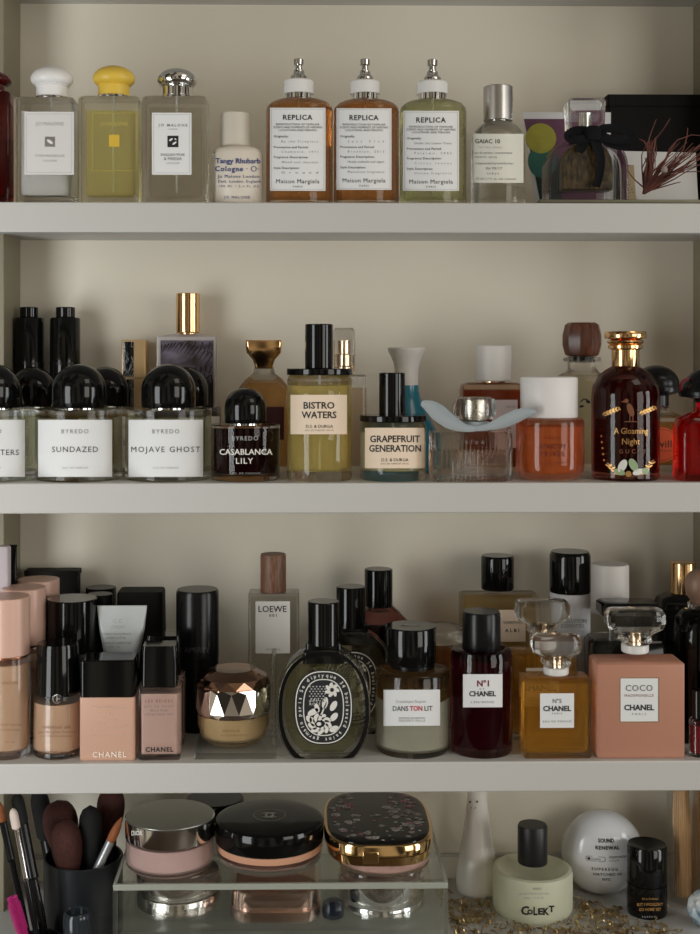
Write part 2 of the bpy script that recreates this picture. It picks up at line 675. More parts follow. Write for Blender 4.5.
square_bottle('clear square bottle with chrome domed cap and white label', 144, 208, 96, (157, 197, 68, 97),
              CHROME, liquid('clear_liquid', (236, 234, 224), .03), 108, PAPER, (152, 191.5, 113, 175),
              [('JO MALONE', 173, 125.5, 29, GR, 2.6, .01), ('LONDON', 173, 129.5, 9, LG), ('ENGLISH PEAR', 173, 155, 24, GR), ('& FREESIA', 173, 159, 18, GR), ('COLOGNE', 173, 163.5, 13, LG)],
              [(K, rect(167.5, 178.5, 136, 147.5)), (PAPER, ellipse(171, 140, 2.2, 1, 10, -.6)), (PAPER, ellipse(174.5, 143.5, 2.6, 1, 10, -.6)), (PAPER, ellipse(175.5, 139.5, 1.2, .7, 10, .6))],
              border=(LG, .4, 1.6))

# small beige round bottle
BEIGE = pbr('beige_ceramic_white', lin(216, 206, 192), .42)
t = Thing('perfume_bottle', 'small off-white round bottle with blue writing and a beige cap', BT, 237.5, front_y(25), 1)
t.lathe('body', [(24.5, None), (25.5, U(2)), (25.5, 152), (24.5, 148.5), (21, 146), (14, 145.3), (0, 145)], BEIGE)
t.cyl('cap', 15, 145.2, 111, pbr('beige_cap', lin(203, 194, 180), .45), cx=235.5, bev=1.2)
t.label('lettering', 0, 0, 0, 0, [('Tangy Rhubarb', 238, 161, 45, BLU, 5, .015), ('Cologne', 229, 169, 28, BLU, 5, .015), ('Jo Malone London', 238.5, 176.5, 42, BLU, 3.2), ('Zest, London, England', 239, 181.5, 43, BLU, 2.8), ('100 ML / 3.4 FL OZ', 239, 186.5, 40, BLU, 2.2), ('JO MALONE', 237, 197.5, 26, BLU, 2.6)],
        None, wrap=(25.5, 25.5), shapes=[(BLU, arc_band(254, 169, 2.2, 2.8, 0, 2 * PI, 16)), (BLU, rect(246, 259, 168.7, 169.2))])


def apothecary(label, x0, x1, top, capx, rows, lq, lab, fields, lqtop):
    xc, a = (x0 + x1) / 2, (x1 - x0) / 2
    b = a * .80
    t = Thing('perfume_bottle', label, BT, xc, front_y(b), 1, 'tall apothecary bottles with white pump collars')
    bot = t.by
    e = dict(ell=True, n=11)
    t.loft('glass_body', [(None, a - 2, b - 2, 0), (U(2), a, b, 0), (top + 9, a, b, 0), (top + 5, a - 1, b - 1, 0), (top + 2, a - 4.5, b - 4, 0), (top + .4, a - 10, b - 9, 0), (top, a - 15, b - 12, 0)], GLASS, **e)
    t.loft('perfume', [(U(7), a - 6, b - 6, 0), (U(9), a - 4, b - 4, 0), (lqtop + 3, a - 4, b - 4, 0), (lqtop, a - 5.5, b - 5, 0)], lq, **e)
    c0, c1, cb, ct, pt = rows
    cc, r = (c0 + c1) / 2, (c1 - c0) / 2
    t.lathe('neck_ring', [(r * .93, top + .3), (r * .93, cb)], CHROME, cc, bev=.5)
    t.lathe('collar', [(r, cb), (r, ct + 1), (r - 1, ct)], pbr('white_rubber', lin(222, 220, 218), .5), cc)
    h = ct - pt
    t.lathe('pump', [(r * .60, ct), (r * .60, ct - h * .12), (r * .50, ct - h * .2), (r * .42, ct - h * .24), (r * .36, ct - h * .42), (r * .26, ct - h * .46), (r * .22, ct - h * .66), (r * .34, ct - h * .72),
                     (r * .36, ct - h * .97), (r * .30, pt), (0, pt)], CHROME, cc)
    t.cyl('dip_tube', 1.0, U(12), top, pbr('tube_plastic', lin(210, 210, 205), .4), cc, bev=0)
    l0, l1, ly0, ly1 = lab
    lc, lw, H = (l0 + l1) / 2, (l1 - l0), (ly1 - ly0)
    Y = lambda q: ly0 + H * q
    L = [('REPLICA', lc, Y(.115), lw * .53, K, 5.0, .02),
         ('REPRODUCTION OF FAMILIAR', lc, Y(.20), lw * .78, K, 2.0), ('SCENTS AND MOMENTS OF VARYING', lc, Y(.235), lw * .88, K, 2.0), ('LOCATIONS AND PERIODS', lc, Y(.27), lw * .68, K, 2.0),
         ('Originally:', l0 + lw * .20, Y(.345), lw * .26, K, 2.2, .01), ('Provenance and Period:', l0 + lw * .38, Y(.475), lw * .62, K, 2.2, .01),
         ('Fragrance Description:', l0 + lw * .38, Y(.595), lw * .62, K, 2.2, .01), ('Style Description:', l0 + lw * .30, Y(.725), lw * .46, K, 2.2, .01),
         ('Maison Margiela', lc, Y(.885), lw * .78, K, 4.2), ('PARIS', lc, Y(.95), lw * .17, K, 2.0)]
    for k, f in enumerate(fields):
        L.append((f, lc + 2, Y(.405 + .125 * k), lw * .66, GR, 2.2))
    sh = [(LG, rect(l0 + 5, l1 - 5, Y(.43 + .125 * k), Y(.43 + .125 * k) + .35)) for k in range(4)]
    t.label('label', l0, l1, ly0, ly1, L, PAPER, wrap=(a, b), border=(LG, .4, 1.2), shapes=[])
    return t


apothecary('amber apothecary bottle beside the small off-white bottle, chrome pump on top', 266, 333, 97, None, (284, 313.5, 91.5, 78, 58.5), liquid('amber_liquid', (228, 172, 108), .2, (206, 134, 72)), (270, 325.5, 108, 191),
           ('By the Fireplace', 'Chamonix, 1971', 'Wood and chestnut', 'Ground'), 103)
apothecary('amber apothecary bottle standing between another amber bottle and the pale green one', 333.5, 399, 98, None, (350.5, 379.5, 91.5, 79, 58.5), liquid('amber_liquid_dark', (224, 164, 100), .2, (200, 126, 66)), (336.5, 391.5, 108.5, 190),
           ('Jazz Club', 'Brooklyn, 2013', 'Heady cocktails and cigars', 'Masculine fragrance'), 103)
apothecary('pale green apothecary bottle with white label and chrome pump', 399.5, 466.5, 98, None, (417, 447.5, 91.5, 79.5, 59), liquid('pale_green_liquid', (222, 224, 176), .16), (403, 459, 111, 191),
           ('Under the Lemon Trees', 'Palermo, 2005', 'Citrus leaves', 'Unisex fragrance'), 103)

# round bottle with silver cap
t = Thing('perfume_bottle', 'clear round bottle with wraparound typed label and satin silver cap', BT, 498, front_y(27), 1)
t.lathe('glass_body', [(25, None), (27, U(2)), (27, 142), (26.2, 134), (23, 127), (18, 122.5), (12, 120.5), (0, 120)], GLASS)
t.lathe('perfume', [(22, U(8)), (24, U(10)), (24, 186), (0, 186)], liquid('clear_liquid', (236, 234, 224), .03))
t.cyl('collar', 10, 120.5, 117, CHROME, bev=.4)
t.cyl('cap', 14.6, 119, 84, SATIN, bev=.8)
t.label('label', 472.5, 523.5, 134, 183, [('GAIAC 10', 487.5, 141.5, 25, K, 4.2, .01), ('Vial Tokyo Shibuya', 490, 147.5, 24, LG, 1.8), ('eau de parfum / concentrated', 493, 153, 38, GR, 2.2), ('natural spray', 486, 157, 22, GR, 2.2),
        ('compounded by hand by Ivan', 494, 163.5, 38, GR, 2.2), ('06/30/17', 494, 168.5, 16, K, 2.4), ('tokyo', 493, 173.5, 12, GR, 2.4), ('50 ml 1.7 fl. oz. net contents', 496, 179, 40, GR, 2.2)], pbr('offwhite_label', lin(222, 220, 208), .6), wrap=(27, 27))

# metal tray at the right end and what stands on it
TRAYM = pbr('pewter', lin(128, 126, 108), .35, 0.9, bump=.1, bscale=100)
tr = Thing('metal_tray', 'thin pewter tray lying under the bow bottle and the dried sprig', 'tray', 612, 0.095, 1)
w_, d_ = 87 * tr.u, 0.078
v, f = merge([box_geo(-w_, w_, -d_, d_, 0, .0018), box_geo(-w_, w_, -d_, -d_ + .003, .0018, .0052), box_geo(-w_, w_, d_ - .003, d_, .0018, .0052), box_geo(-w_, -w_ + .003, -d_ + .003, d_ - .003, .0018, .0052), box_geo(w_ - .003, w_, -d_ + .003, d_ - .003, .0018, .0052)])
link('dish', mesh_of('dish', v, f), TRAYM, tr.root, bev=.0006)
ZT = SH[1] + .0021

# arched bottle with ribbon
t = Thing('perfume_bottle', 'arched clear bottle with dark core and black ribbon bow', BT, 584.5, 0.062, 1, z=ZT)
b = 20
prof = []
for k in range(0, 25):                                              # arch outline, right foot over the top to the left foot
    q = PI * k / 24
    prof.append((39.5 * math.copysign(abs(math.cos(q)) ** .62, math.cos(q)), 176 - 33 * math.sin(q) ** .72))
out = [(39.5, t.by)] + prof + [(-39.5, t.by)]
def slab(t, name, outline, b0, b1, mat, bev, cx=None):
    """upright slab with the given front outline (x offset, row), between local depths b0 and b1"""
    u = t.u
    n = len(outline)
    vs = [(x * u, -b1 * u, t.z(y)) for x, y in outline] + [(x * u, -b0 * u, t.z(y)) for x, y in outline]
    fs = [tuple(range(n)), tuple(range(2 * n - 1, n - 1, -1))] + [(k, k + n, (k + 1) % n + n, (k + 1) % n) for k in range(n)]
    return link(name, mesh_of(name, vs, fs), mat, t.root, bev=bev * u, seg=3)
slab(t, 'glass_body', out, -b, b, GLASS, 2.5)
core = [(x * .64, 188 - (188 - y) * .93) for x, y in prof]
core = [(25, 192)] + core + [(-25, 192)]
slab(t, 'perfume', core, -b * .6, b * .6, ramp_mat('textured_dark_core', 'noise', [(.35, (26, 20, 12)), (.7, (112, 90, 52))], (3, 3, 1), .3, 4, .5, 120), 1.5)
t.cyl('collar', 12, 146, 134, PGOLD, bev=.6)
t.loft('clear_cap', [(134, 17, 15, 3), (101, 18.5, 16, 3), (98, 17, 15, 3)], glass('cap_glass', (.98, .98, .98), thin=.2), n=3, bev=.6)
t.cyl('spray_nozzle', 6.5, 134, 113, CHROME, bev=.6)
RIB = pbr('black_ribbon', lin(13, 12, 16), .8, bump=.3, bscale=1500, spec=.2)
def ribbon(t, name, pts, w, mat, thick=.8, parent=None, bulge=.22):
    """softly cupped band through (x, row, depth px) points, width w px across"""
    u = t.u
    vs, fs = [], []
    P0 = [Vector((t.x(x), -d * u, t.z(y))) for x, y, d in pts]
    W0 = list(w) if isinstance(w, (list, tuple)) else [w] * len(pts)
    P, W = [], []
    for i in range(len(P0) - 1):                                   # smooth the path
        a_, b_, c_, d_ = P0[max(i - 1, 0)], P0[i], P0[i + 1], P0[min(i + 2, len(P0) - 1)]
        for k in range(4):
            q = k / 4
            P.append(.5 * (2 * b_ + (c_ - a_) * q + (2 * a_ - 5 * b_ + 4 * c_ - d_) * q * q + (3 * b_ - a_ - 3 * c_ + d_) * q ** 3))
            W.append(W0[i] + (W0[i + 1] - W0[i]) * q)
    P.append(P0[-1])
    W.append(W0[-1])
    n = 6
    for i, p in enumerate(P):
        d = (P[min(i + 1, len(P) - 1)] - P[max(i - 1, 0)]).normalized()
        s_ = d.cross(Vector((0, -1, 0.15))).normalized()
        nr = s_.cross(d).normalized()
        ww = W[i] * u / 2
        top = []
        for k in range(n + 1):
            q = -1 + 2 * k / n
            top.append(p + s_ * (ww * q) - nr * (bulge * ww * (1 - q * q)))
        vs += [tuple(v + nr * (thick * u / 2)) for v in top] + [tuple(v - nr * (thick * u / 2)) for v in reversed(top)]
    m = 2 * (n + 1)
    for i in range(len(P) - 1):
        for k in range(m):
            fs.append((m * i + k, m * i + (k + 1) % m, m * i + m + (k + 1) % m, m * i + m + k))
    fs += [tuple(range(m)), tuple(m * (len(P) - 1) + k for k in range(m))]
    return link(name, mesh_of(name, vs, fs), mat, parent or t.root, sharp=60)
bw = t.lathe('ribbon_bow', [(15, 142), (17, 138), (17, 131), (15, 127)], RIB)
def loop(t, name, cx, cy, a, b_, d, w, tilt, parent):
    pts = []
    for k in range(17):
        q = 2 * PI * k / 16
        x, y = a * math.cos(q), b_ * math.sin(q)
        pts.append((cx + x * math.cos(tilt) - y * math.sin(tilt), cy + x * math.sin(tilt) + y * math.cos(tilt), d + 2.5 * math.sin(q)))
    return ribbon(t, name, pts, w, RIB, 1.0, parent)
loop(t, 'bow_loop', 609, 138, 15, 6, 21, 9, .12, bw)
loop(t, 'bow_loop', 575, 139, 11, 5, 21, 9, -.1, bw)
ribbon(t, 'bow_tail', [(592, 133, 22), (597, 141, 23), (604, 146, 23), (616, 149, 22), (624, 147, 22)], [7, 10, 11, 10, 7], RIB, parent=bw)
ribbon(t, 'bow_tail', [(588, 135, 22), (591, 148, 23), (595, 162, 23), (594, 178, 22.5), (591, 190, 22.5)], [9, 10, 9, 8, 7], RIB, parent=bw)
ribbon(t, 'bow_tail', [(588, 135, 22), (580, 144, 22.5), (576, 152, 22.5), (574, 156, 22.5)], [6, 10, 10, 6], RIB, parent=bw)
v, f = loft_geo([(t.z(144), 6 * t.u, 5 * t.u, 3 * t.u), (t.z(140), 8 * t.u, 6 * t.u, 4 * t.u), (t.z(133), 8 * t.u, 6 * t.u, 4 * t.u), (t.z(130), 5 * t.u, 4 * t.u, 3 * t.u)], 4)
v = [(x + t.x(588), y - 20 * t.u, z) for x, y, z in v]
link('bow_knot', mesh_of('bow_knot', v, f), RIB, bw)

# leaning art card
t = Thing('art_card', 'white card with purple, yellow and teal print leaning behind the bow bottle', 'card', 567, 0.118, 1, z=ZT)
ca = Thing.label
def flatcard(t, name, outline, mat, th, y0, lean):
    u = t.u
    n = len(outline)
    Pz = [(t.x(x), y0 * u + t.z(y) * lean, t.z(y)) for x, y in outline]
    vs = Pz + [(x, y + th * u, z) for x, y, z in Pz]
    fs = [tuple(range(n)), tuple(range(2 * n - 1, n - 1, -1))] + [(k, k + n, (k + 1) % n + n, (k + 1) % n) for k in range(n)]
    return link(name, mesh_of(name, vs, fs), mat, t.root, smooth=False)
B_ = t.by
flatcard(t, 'card', [(537, B_), (610, B_), (614, 110), (524, 110)], pbr('card_stock', lin(216, 216, 218), .6), 1.2, 0, .12)
pr = flatcard(t, 'printed_picture', [(542, B_ - 4), (601, B_ - 4), (604, 117), (526, 117)], pbr('purple_print', lin(98, 56, 82), .55, var=.25, bscale=60), .2, -.25, .12)
flatcard(t, 'printed_picture', [(541.5, B_ - 4.2), (560, B_ - 4.2), (557, 155), (533, 150)], pbr('dark_teal_print', lin(14, 46, 44), .55, var=.3, bscale=80), .1, -.4, .12)
flatcard(t, 'printed_picture', ellipse(542, 162, 13, 16, 24, -.2), pbr('teal_print', lin(44, 104, 94), .55, var=.25, bscale=90), .1, -.5, .12)
flatcard(t, 'printed_picture', ellipse(542.5, 137, 15.5, 15.5, 24, .5), pbr('yellow_print', lin(158, 152, 52), .55, var=.22, bscale=120), .1, -.6, .12)
flatcard(t, 'printed_picture', rect(601, 605, 118, 134), pbr('blue_print', lin(30, 64, 128), .55), .1, -.5, .12)

# black box, folded paper, patterned card, sprig
t = Thing('gift_box', 'long flat black box standing at the back of the top shelf', 'box', 652, 0.185, 1)
t.loft('box', [(None, 47, 14, 1), (106, 47, 14, 1)], BLACKBOX, n=1, bev=.5)
t.loft('lid', [(106.5, 48, 15, 1), (94.5, 48, 15, 1)], BLACKBOX, n=1, bev=.6)
t = Thing('folded_paper', 'blank white folded paper leaning against the black box', 'paper', 670, 0.135, 1, z=ZT)
B_ = t.by
flatcard(t, 'sheet', [(637, B_), (699, B_), (699, 151), (624, 149.5)], pbr('white_sheet', lin(212, 210, 208), .65), .8, 0, .16)
flatcard(t, 'fold', [(640, B_ - .5), (650, B_ - .5), (636, 152), (626, 152)], pbr('white_sheet', lin(212, 210, 208), .65), .6, -5, .16)
t = Thing('patterned_card', 'small beige dotted card behind the right foot of the bow bottle', 'card', 628, 0.118, 1, z=ZT)
t.loft('card', [(None, 9, .8, .3), (165, 6, .8, .3)], ramp_mat('dotted_card', 'voronoi', [(.12, (52, 40, 30)), (.2, (168, 150, 116))], (1, 1, 1), .6, 2, 0, 260), n=1, bev=.2)
t = Thing('dried_sprig', 'dried rust-red twig sprig lying in front of the white paper', 'dried plant', 644, 0.050, 1, z=ZT)
random.seed(5)
geos = []
SPR = ramp_mat('rust_twigs', 'noise', [(.3, (66, 32, 26)), (.7, (118, 62, 48))], (1, 1, 1), .7, 3, 0, 60)
def twig(pts, r):
    P = [(t.x(x), -d * t.u, t.z(y)) for x, y, d in pts]
    return tube_geo(P, [r * t.u * (1 - .6 * k / (len(P) - 1)) for k in range(len(P))], 5)
clusters = [(650, 146, 6, 26), (690, 150, 18, 34)]
for (ex, ey, sx, n_) in clusters:
    for k in range(n_):
        px_, py_ = ex + random.uniform(-sx, sx), ey + random.uniform(-8, 16)
        d1 = random.uniform(-6, 12)
        mx_, my_ = 644 + (px_ - 644) * .45 + random.uniform(-4, 4), 195 + (py_ - 195) * .5 + random.uniform(-3, 3)
        pts = [(644 + random.uniform(-1, 1), 194, 0), (644 + (mx_ - 644) * .5, 194 + (my_ - 194) * .5, d1 * .3), (mx_, my_, d1 * .6), ((mx_ + px_) / 2 + random.uniform(-3, 3), (my_ + py_) / 2, d1 * .9), (px_, py_, d1)]
        geos.append(twig(pts, .95))
for pts in ([(648, 170, 2), (646, 146, 4), (650, 132, 6), (654, 121, 8)], [(652, 160, 2), (654, 140, 5), (662, 130, 6), (668, 120, 8)], [(668, 168, 3), (682, 150, 5), (685, 138, 6), (686, 129, 6)],
            [(660, 172, 3), (668, 150, 5), (676, 141, 6), (690, 136, 7), (699, 137, 7)], [(664, 176, 3), (684, 168, 5), (700, 152, 6)], [(646, 190, 1), (636, 182, 2), (630, 176, 3), (626, 170, 4)],
            [(646, 192, 1), (660, 188, 3), (674, 184, 5), (679, 183, 6)], [(655, 182, 2), (680, 173, 5), (704, 172, 6)], [(648, 150, 3), (643, 142, 4), (638, 140, 5)]):
    geos.append(twig(pts, .9))
v, f = merge(geos)
link('twigs', mesh_of('twigs', v, f), SPR, t.root)
v, f = lathe_geo([(0, -4 * t.u), (3 * t.u, -2.5 * t.u), (3.4 * t.u, 0), (2.4 * t.u, 3 * t.u), (0, 4 * t.u)], 12)
v = [(x + t.x(662), y - 8 * t.u, z + t.z(171)) for x, y, z in v]
link('seed_bud', mesh_of('seed_bud', v, f), pbr('grey_bud', lin(150, 136, 130), .7, var=.2), t.root)

# ------------------------------------------------------------------ shelf two
def dome_bottle(label, px, lines, lq, group='round bottles with black ball caps', labx=None, moved=None, paper=PAPER):
    t = Thing('perfume_bottle', label, BT, px, front_y(43), 2, group)
    t.lathe('glass_body', [(41.5, None), (43, U(1.5)), (43, 411.5), (42, 410.3), (26, 410)], GLASS)
    t.lathe('perfume', [(36, U(8)), (38.5, U(10)), (38.5, 419), (0, 419)], lq)
    t.lathe('collar', [(20, 410), (20, 408)], CHROME)
    prof = [(26.5, 408.5), (27, 407.5), (27, 391)]
    for k in range(1, 17):
        q = PI / 2 * k / 16
        prof.append((27 * math.cos(q), 391 - 27 * math.sin(q)))
    t.lathe('ball_cap', prof, BLACK)
    a, b_ = labx or (px - 41, px + 33)
    c = (a + b_) / 2
    t.label('label', a, b_, 420, 477, [(x, c, y, w, m) + tuple(r) for x, y, w, m, *r in lines], paper, wrap=(43, 43))
    if moved:
        p, _ = at(moved[0], PY0, moved[1])
        t.root.location.x, t.root.location.y = p.x, moved[1]
        t.root.rotation_euler.z = moved[2]
        t.root.scale = (.88, .88, .97)
    return t


PALE = liquid('pale_liquid', (226, 222, 196), .04)
by = lambda name, w: [('BYREDO', 431.5, 27, GR, 4.2), (name, 449.5, w, K, 5.6), ('EAU DE PARFUM', 468, 25, LG, 2.0)]
dome_bottle('round ball-capped bottle cut off by the left edge of the middle shelf', -6.5, [('BYREDO', 431.5, 27, GR, 4.4), ('GYPSY WATERS', 452.5, 62, K, 5.6), ('EAU DE PARFUM', 468, 25, LG, 2.0)], PALE, labx=(-49, 25))
dome_bottle('second ball-capped bottle from the left, front row, white label', 79, by('SUNDAZED', 46), PALE)
dome_bottle('ball-capped bottle in front of the palm-print bottle, white label', 168.5, by('MOJAVE GHOST', 69), PALE, labx=(128.5, 203))
dome_bottle('ball-capped bottle with amber liquid, in front of the two tall black tubes', 79, by('ROUGE', 30), liquid('amber_liquid', (228, 172, 108), .2, (206, 134, 72)), moved=(33, .119, .35))
dome_bottle('ball-capped bottle with yellow liquid between the two front white-labelled ones', 79, by('SUEDE', 30), liquid('yellow_perfume', (212, 186, 84), .14), moved=(106, .135, .3))
dome_bottle('ball-capped bottle half hidden between the front row and the palm-print bottle', 79, by('BLANCHE', 40), PALE, moved=(186, .135, .3))

t = Thing('perfume_bottle', 'small ball-capped bottle of near-black red liquid with white writing', BT, 245.5, front_y(34.5), 2)
t.lathe('glass_body', [(33.5, None), (34.5, U(1.5)), (34.5, 427), (33.5, 426), (20, 425.5)], GLASS)
t.lathe('perfume', [(29, U(7)), (31.5, U(9)), (31.5, 431), (0, 431)], liquid('black_red_liquid', (58, 10, 12), .35, (40, 8, 8)))
t.lathe('collar', [(16, 426), (16, 423)], CHROME)
prof = [(20.5, 424), (21, 423), (21, 409)] + [(21 * math.cos(PI / 2 * k / 16), 409 - 21 * math.sin(PI / 2 * k / 16)) for k in range(1, 17)]
t.lathe('ball_cap', prof, BLACK)
t.label('lettering', 0, 0, 0, 0, [('BYREDO', 245, 438.5, 26, LG, 4.2), ('CASABLANCA', 246, 452, 53, WINK, 5.6, .012), ('LILY', 244.5, 461, 17, WINK, 5.6, .012), ('EAU DE PARFUM', 245, 473.5, 30, LG, 1.8)], None, wrap=(34.5, 34.5))

# tall black tubes
for lab, px, n0, n1, x0, x1 in (('leftmost of two tall black tube atomisers behind the ball caps', 29.5, 20, 38, 15, 44), ('tall black tube atomiser, the right one of the pair by the back', 65, 56, 75, 50, 80)):
    t = Thing('tube_atomiser', lab, 'atomiser', px, .190, 2, 'two tall black tube atomisers')
    r = (x1 - x0) / 2
    t.lathe('body', [(r - 1, None), (r, U(1.5)), (r, 319), (r - 1, 317.5), (9, 317.3), (0, 317.3)], BLACK)
    t.cyl('nozzle_cap', (n1 - n0) / 2, 317.5, 307, BLACK, cx=(n0 + n1) / 2, bev=.8)
    t.lathe('seam_ring', [(r + .2, 365), (r + .2, 362.5)], BLACKS)

# marbled gold lipstick
t = Thing('lipstick_case', 'square gold lipstick case with black marble panel behind the ball caps', 'lipstick', 135, .195, 2)
MG = pbr('brushed_gold', lin(226, 192, 142), .4, .55, bump=.05, bscale=700)
MARB = ramp_mat('black_marble', 'noise', [(.42, (8, 8, 9)), (.5, (20, 20, 22)), (.525, (170, 172, 176)), (.55, (12, 12, 14))], (1, 1, .6), .15, 5, 2.2, 60)
t.loft('base', [(None, 11.5, 11, 1), (378.5, 11.5, 11, 1)], MG, n=2)
t.loft('cap', [(377.5, 12, 11.5, 1), (341, 12, 11.5, 1), (340, 11.5, 11, 1)], MG, n=2)
t.loft('marble_panel', [(U(1), 5.3, .8, .4), (379.5, 5.3, .8, .4)], MARB, cx=130, dy=-11.2, n=2)
t.loft('marble_panel', [(376.5, 5.3, .8, .4), (342, 5.3, .8, .4)], MARB, cx=130, dy=-11.7, n=2)

# palm print bottle
t = Thing('perfume_bottle', 'white-framed bottle with dark palm-leaf picture and tall gold cap', BT, 187, .190, 2)
t.loft('glass_body', [(None, 29.5, 12, 2), (337, 29.5, 12, 2), (334.2, 14, 9, 2)], pbr('milk_glass', lin(206, 198, 196), .2, coat=.3), n=3)
v_ = t.label('palm_picture', 160.5, 213.5, 340.5, 460, [], ramp_mat('dusk_print', 'noise', [(.3, (66, 50, 44)), (.5, (118, 108, 122)), (.7, (156, 150, 172))], (6, 1, 10), .3, 3, .6, 6), front=12)
lf = []
DK = pbr('dark_leaf_print', lin(30, 23, 23), .35)
random.seed(3)
cl = lambda x, y: (min(max(x, 160.8), 213.2), min(max(y, 341), 458))
def frond(x0, y0, x1, y1, sag, n, Lb, da):
    for k in range(n):
        q = (k + .5) / n
        x, y = x0 + (x1 - x0) * q, y0 + (y1 - y0) * q - sag * math.sin(PI * q)
        base = math.atan2(y1 - y0, x1 - x0)
        for sg in (-1, 1):
            a = base + sg * da + random.uniform(-.12, .12)
            L_ = Lb * (1.05 - .5 * q) * random.uniform(.8, 1.1)
            ex, ey = x + L_ * math.cos(a), y + L_ * math.sin(a) + L_ * .25
            lf.append((DK, [cl(x - .5, y), cl(x + .6, y + .5), cl(ex, ey)]))
frond(214, 356, 160, 346, 8, 15, 17, 1.0)
frond(214, 366, 168, 384, 6, 9, 18, .9)
frond(213, 372, 186, 420, -4, 10, 20, .8)
frond(214, 342, 178, 342, 0, 5, 10, 1.2)
lf.append((DK, [(200, 458), (213.2, 458), (213.2, 380), (206, 392), (199, 412)]))
t.label('palm_leaves', 0, 0, 0, 0, [], None, front=12.25, shapes=lf)
t.cyl('collar', 9, 334.5, 332.5, GOLD, cx=188, bev=.3)
t.cyl('cap', 12, 333, 293, GOLD, cx=188, bev=.8)

# amber flask with flared gold cap
t = Thing('perfume_bottle', 'amber flask with flared gold cap standing behind the small dark ball-capped bottle', BT, 264, .122, 2)
t.loft('glass_body', [(None, 26, 15, 10), (U(2), 27.5, 16, 10), (398, 27.5, 16, 10), (388, 25, 15, 10), (379, 18, 12, 9), (374, 11, 10, 8), (367, 9.5, 9, 8)], GLASS, n=6)
t.loft('perfume', [(U(6), 23, 12, 8), (398, 23.5, 12.5, 8), (389, 21, 11, 8), (383, 15, 9, 8)], liquid('flask_amber', (236, 190, 120), .25, (216, 160, 86)), n=6)
t.label('label', 262, 284, 407, 440, [], pbr('dark_label', lin(64, 20, 24), .5), front=16)
t.loft('flared_cap', [(369, 8.5, 8.5, 3), (366, 9, 9, 3), (360, 11, 11, 3), (353, 17, 14, 3), (343, 18, 15, 3), (340.3, 17.5, 14.5, 3)], GOLD, n=3)


def lid_bottle(label, x0, x1, rows, cap, lab, lines, lq):
    xc, r = (x0 + x1) / 2, (x1 - x0) / 2
    top, ctop = rows
    t = Thing('perfume_bottle', label, BT, xc, front_y(r), 2)
    t.lathe('glass_body', [(r - 1, None), (r, U(2)), (r, top + 5), (r - 1.5, top + 1.5), (r - 3, top)], GLASS)
    t.lathe('perfume', [(r - 7, U(10)), (r - 4.5, U(12)), (r - 4.5, top + 11), (0, top + 11)], lq)
    t.cyl('disc_lid', r + .3, top, top - 6.5, BLACK, bev=.8)
    c0, c1 = cap
    t.cyl('cap', (c1 - c0) / 2, top - 6.5, ctop, BLACK, cx=(c0 + c1) / 2, bev=.9)
    t.cyl('dip_tube', .9, U(13), top, pbr('tube_plastic', lin(210, 210, 205), .4), bev=0)
    t.label('label', *lab, lines, CREAM, wrap=(r, r))


lid_bottle('tall round bottle of yellow-green liquid with black disc lid and cream label', 287, 352, (375.5, 324), (305, 333), (290.5, 347, 395, 434.5),
           [('BISTRO', 319, 405.5, 31, K, 6.6, .02), ('WATERS', 319, 415, 35, K, 6.6, .02), ('D.S. & DURGA', 319.5, 426.5, 27, K, 3.0), ('EAU DE PARFUM 100 ML', 319.5, 430.5, 29, GR, 1.6)], liquid('yellow_green_liquid', (238, 226, 170), .35, (230, 208, 124)))
lid_bottle('short round bottle with black disc lid and cream label beside the teal one', 360, 426, (423, 373), (379, 405), (365, 424.5, 428, 468.5),
           [('GRAPEFRUIT', 395, 439, 50, K, 6.6, .02), ('GENERATION', 395, 448.5, 52, K, 6.6, .02), ('D.S. & DURGA', 395, 460, 27, K, 3.0), ('EAU DE PARFUM 50 ML', 395, 463.8, 28, GR, 1.6)], liquid('pale_green_yellow', (230, 224, 176), .6, (222, 212, 160)))

# clear bottle with gold pump under a clear cap
t = Thing('perfume_bottle', 'clear bottle with gold pump under see-through cap, behind the yellow-green bottle', BT, 344, .112, 2)
t.loft('glass_body', [(None, 21, 13, 3), (U(2), 22, 14, 3), (377, 22, 14, 3), (375, 20, 12, 3)], GLASS, n=3)
t.loft('perfume', [(U(7), 18, 10, 3), (388, 18, 10, 3)], liquid('blush_liquid', (232, 214, 196), .06), n=3)
t.lathe('pump', [(9, 375), (9, 367), (7.5, 366), (7.5, 355), (6, 354), (6, 341), (0, 341)], PGOLD)
t.loft('clear_cap', [(371, 10.5, 10.5, 4), (331, 10.5, 10.5, 4), (328, 8.5, 8.5, 4)], glass('cap_glass', (.98, .98, .98), thin=.2), n=4)

# teal flared bottle
t = Thing('perfume_bottle', 'teal flared bottle with trumpet-shaped white cap', BT, 406.5, .115, 2)
t.lathe('body', [(31, None), (34, U(3)), (34.5, U(14)), (33.5, 441), (29, 430), (22, 416), (15.5, 402), (12.5, 392), (12, 385.5), (0, 385.5)], pbr('teal_glaze', lin(28, 116, 140), .25, coat=.3))
t.lathe('trumpet_cap', [(11.5, 385.5), (11.8, 372), (13, 364), (16, 356), (18.8, 350.5), (19, 348.5), (18.2, 347.5), (0, 347.5)], pbr('cap_white', lin(222, 218, 214), .45))

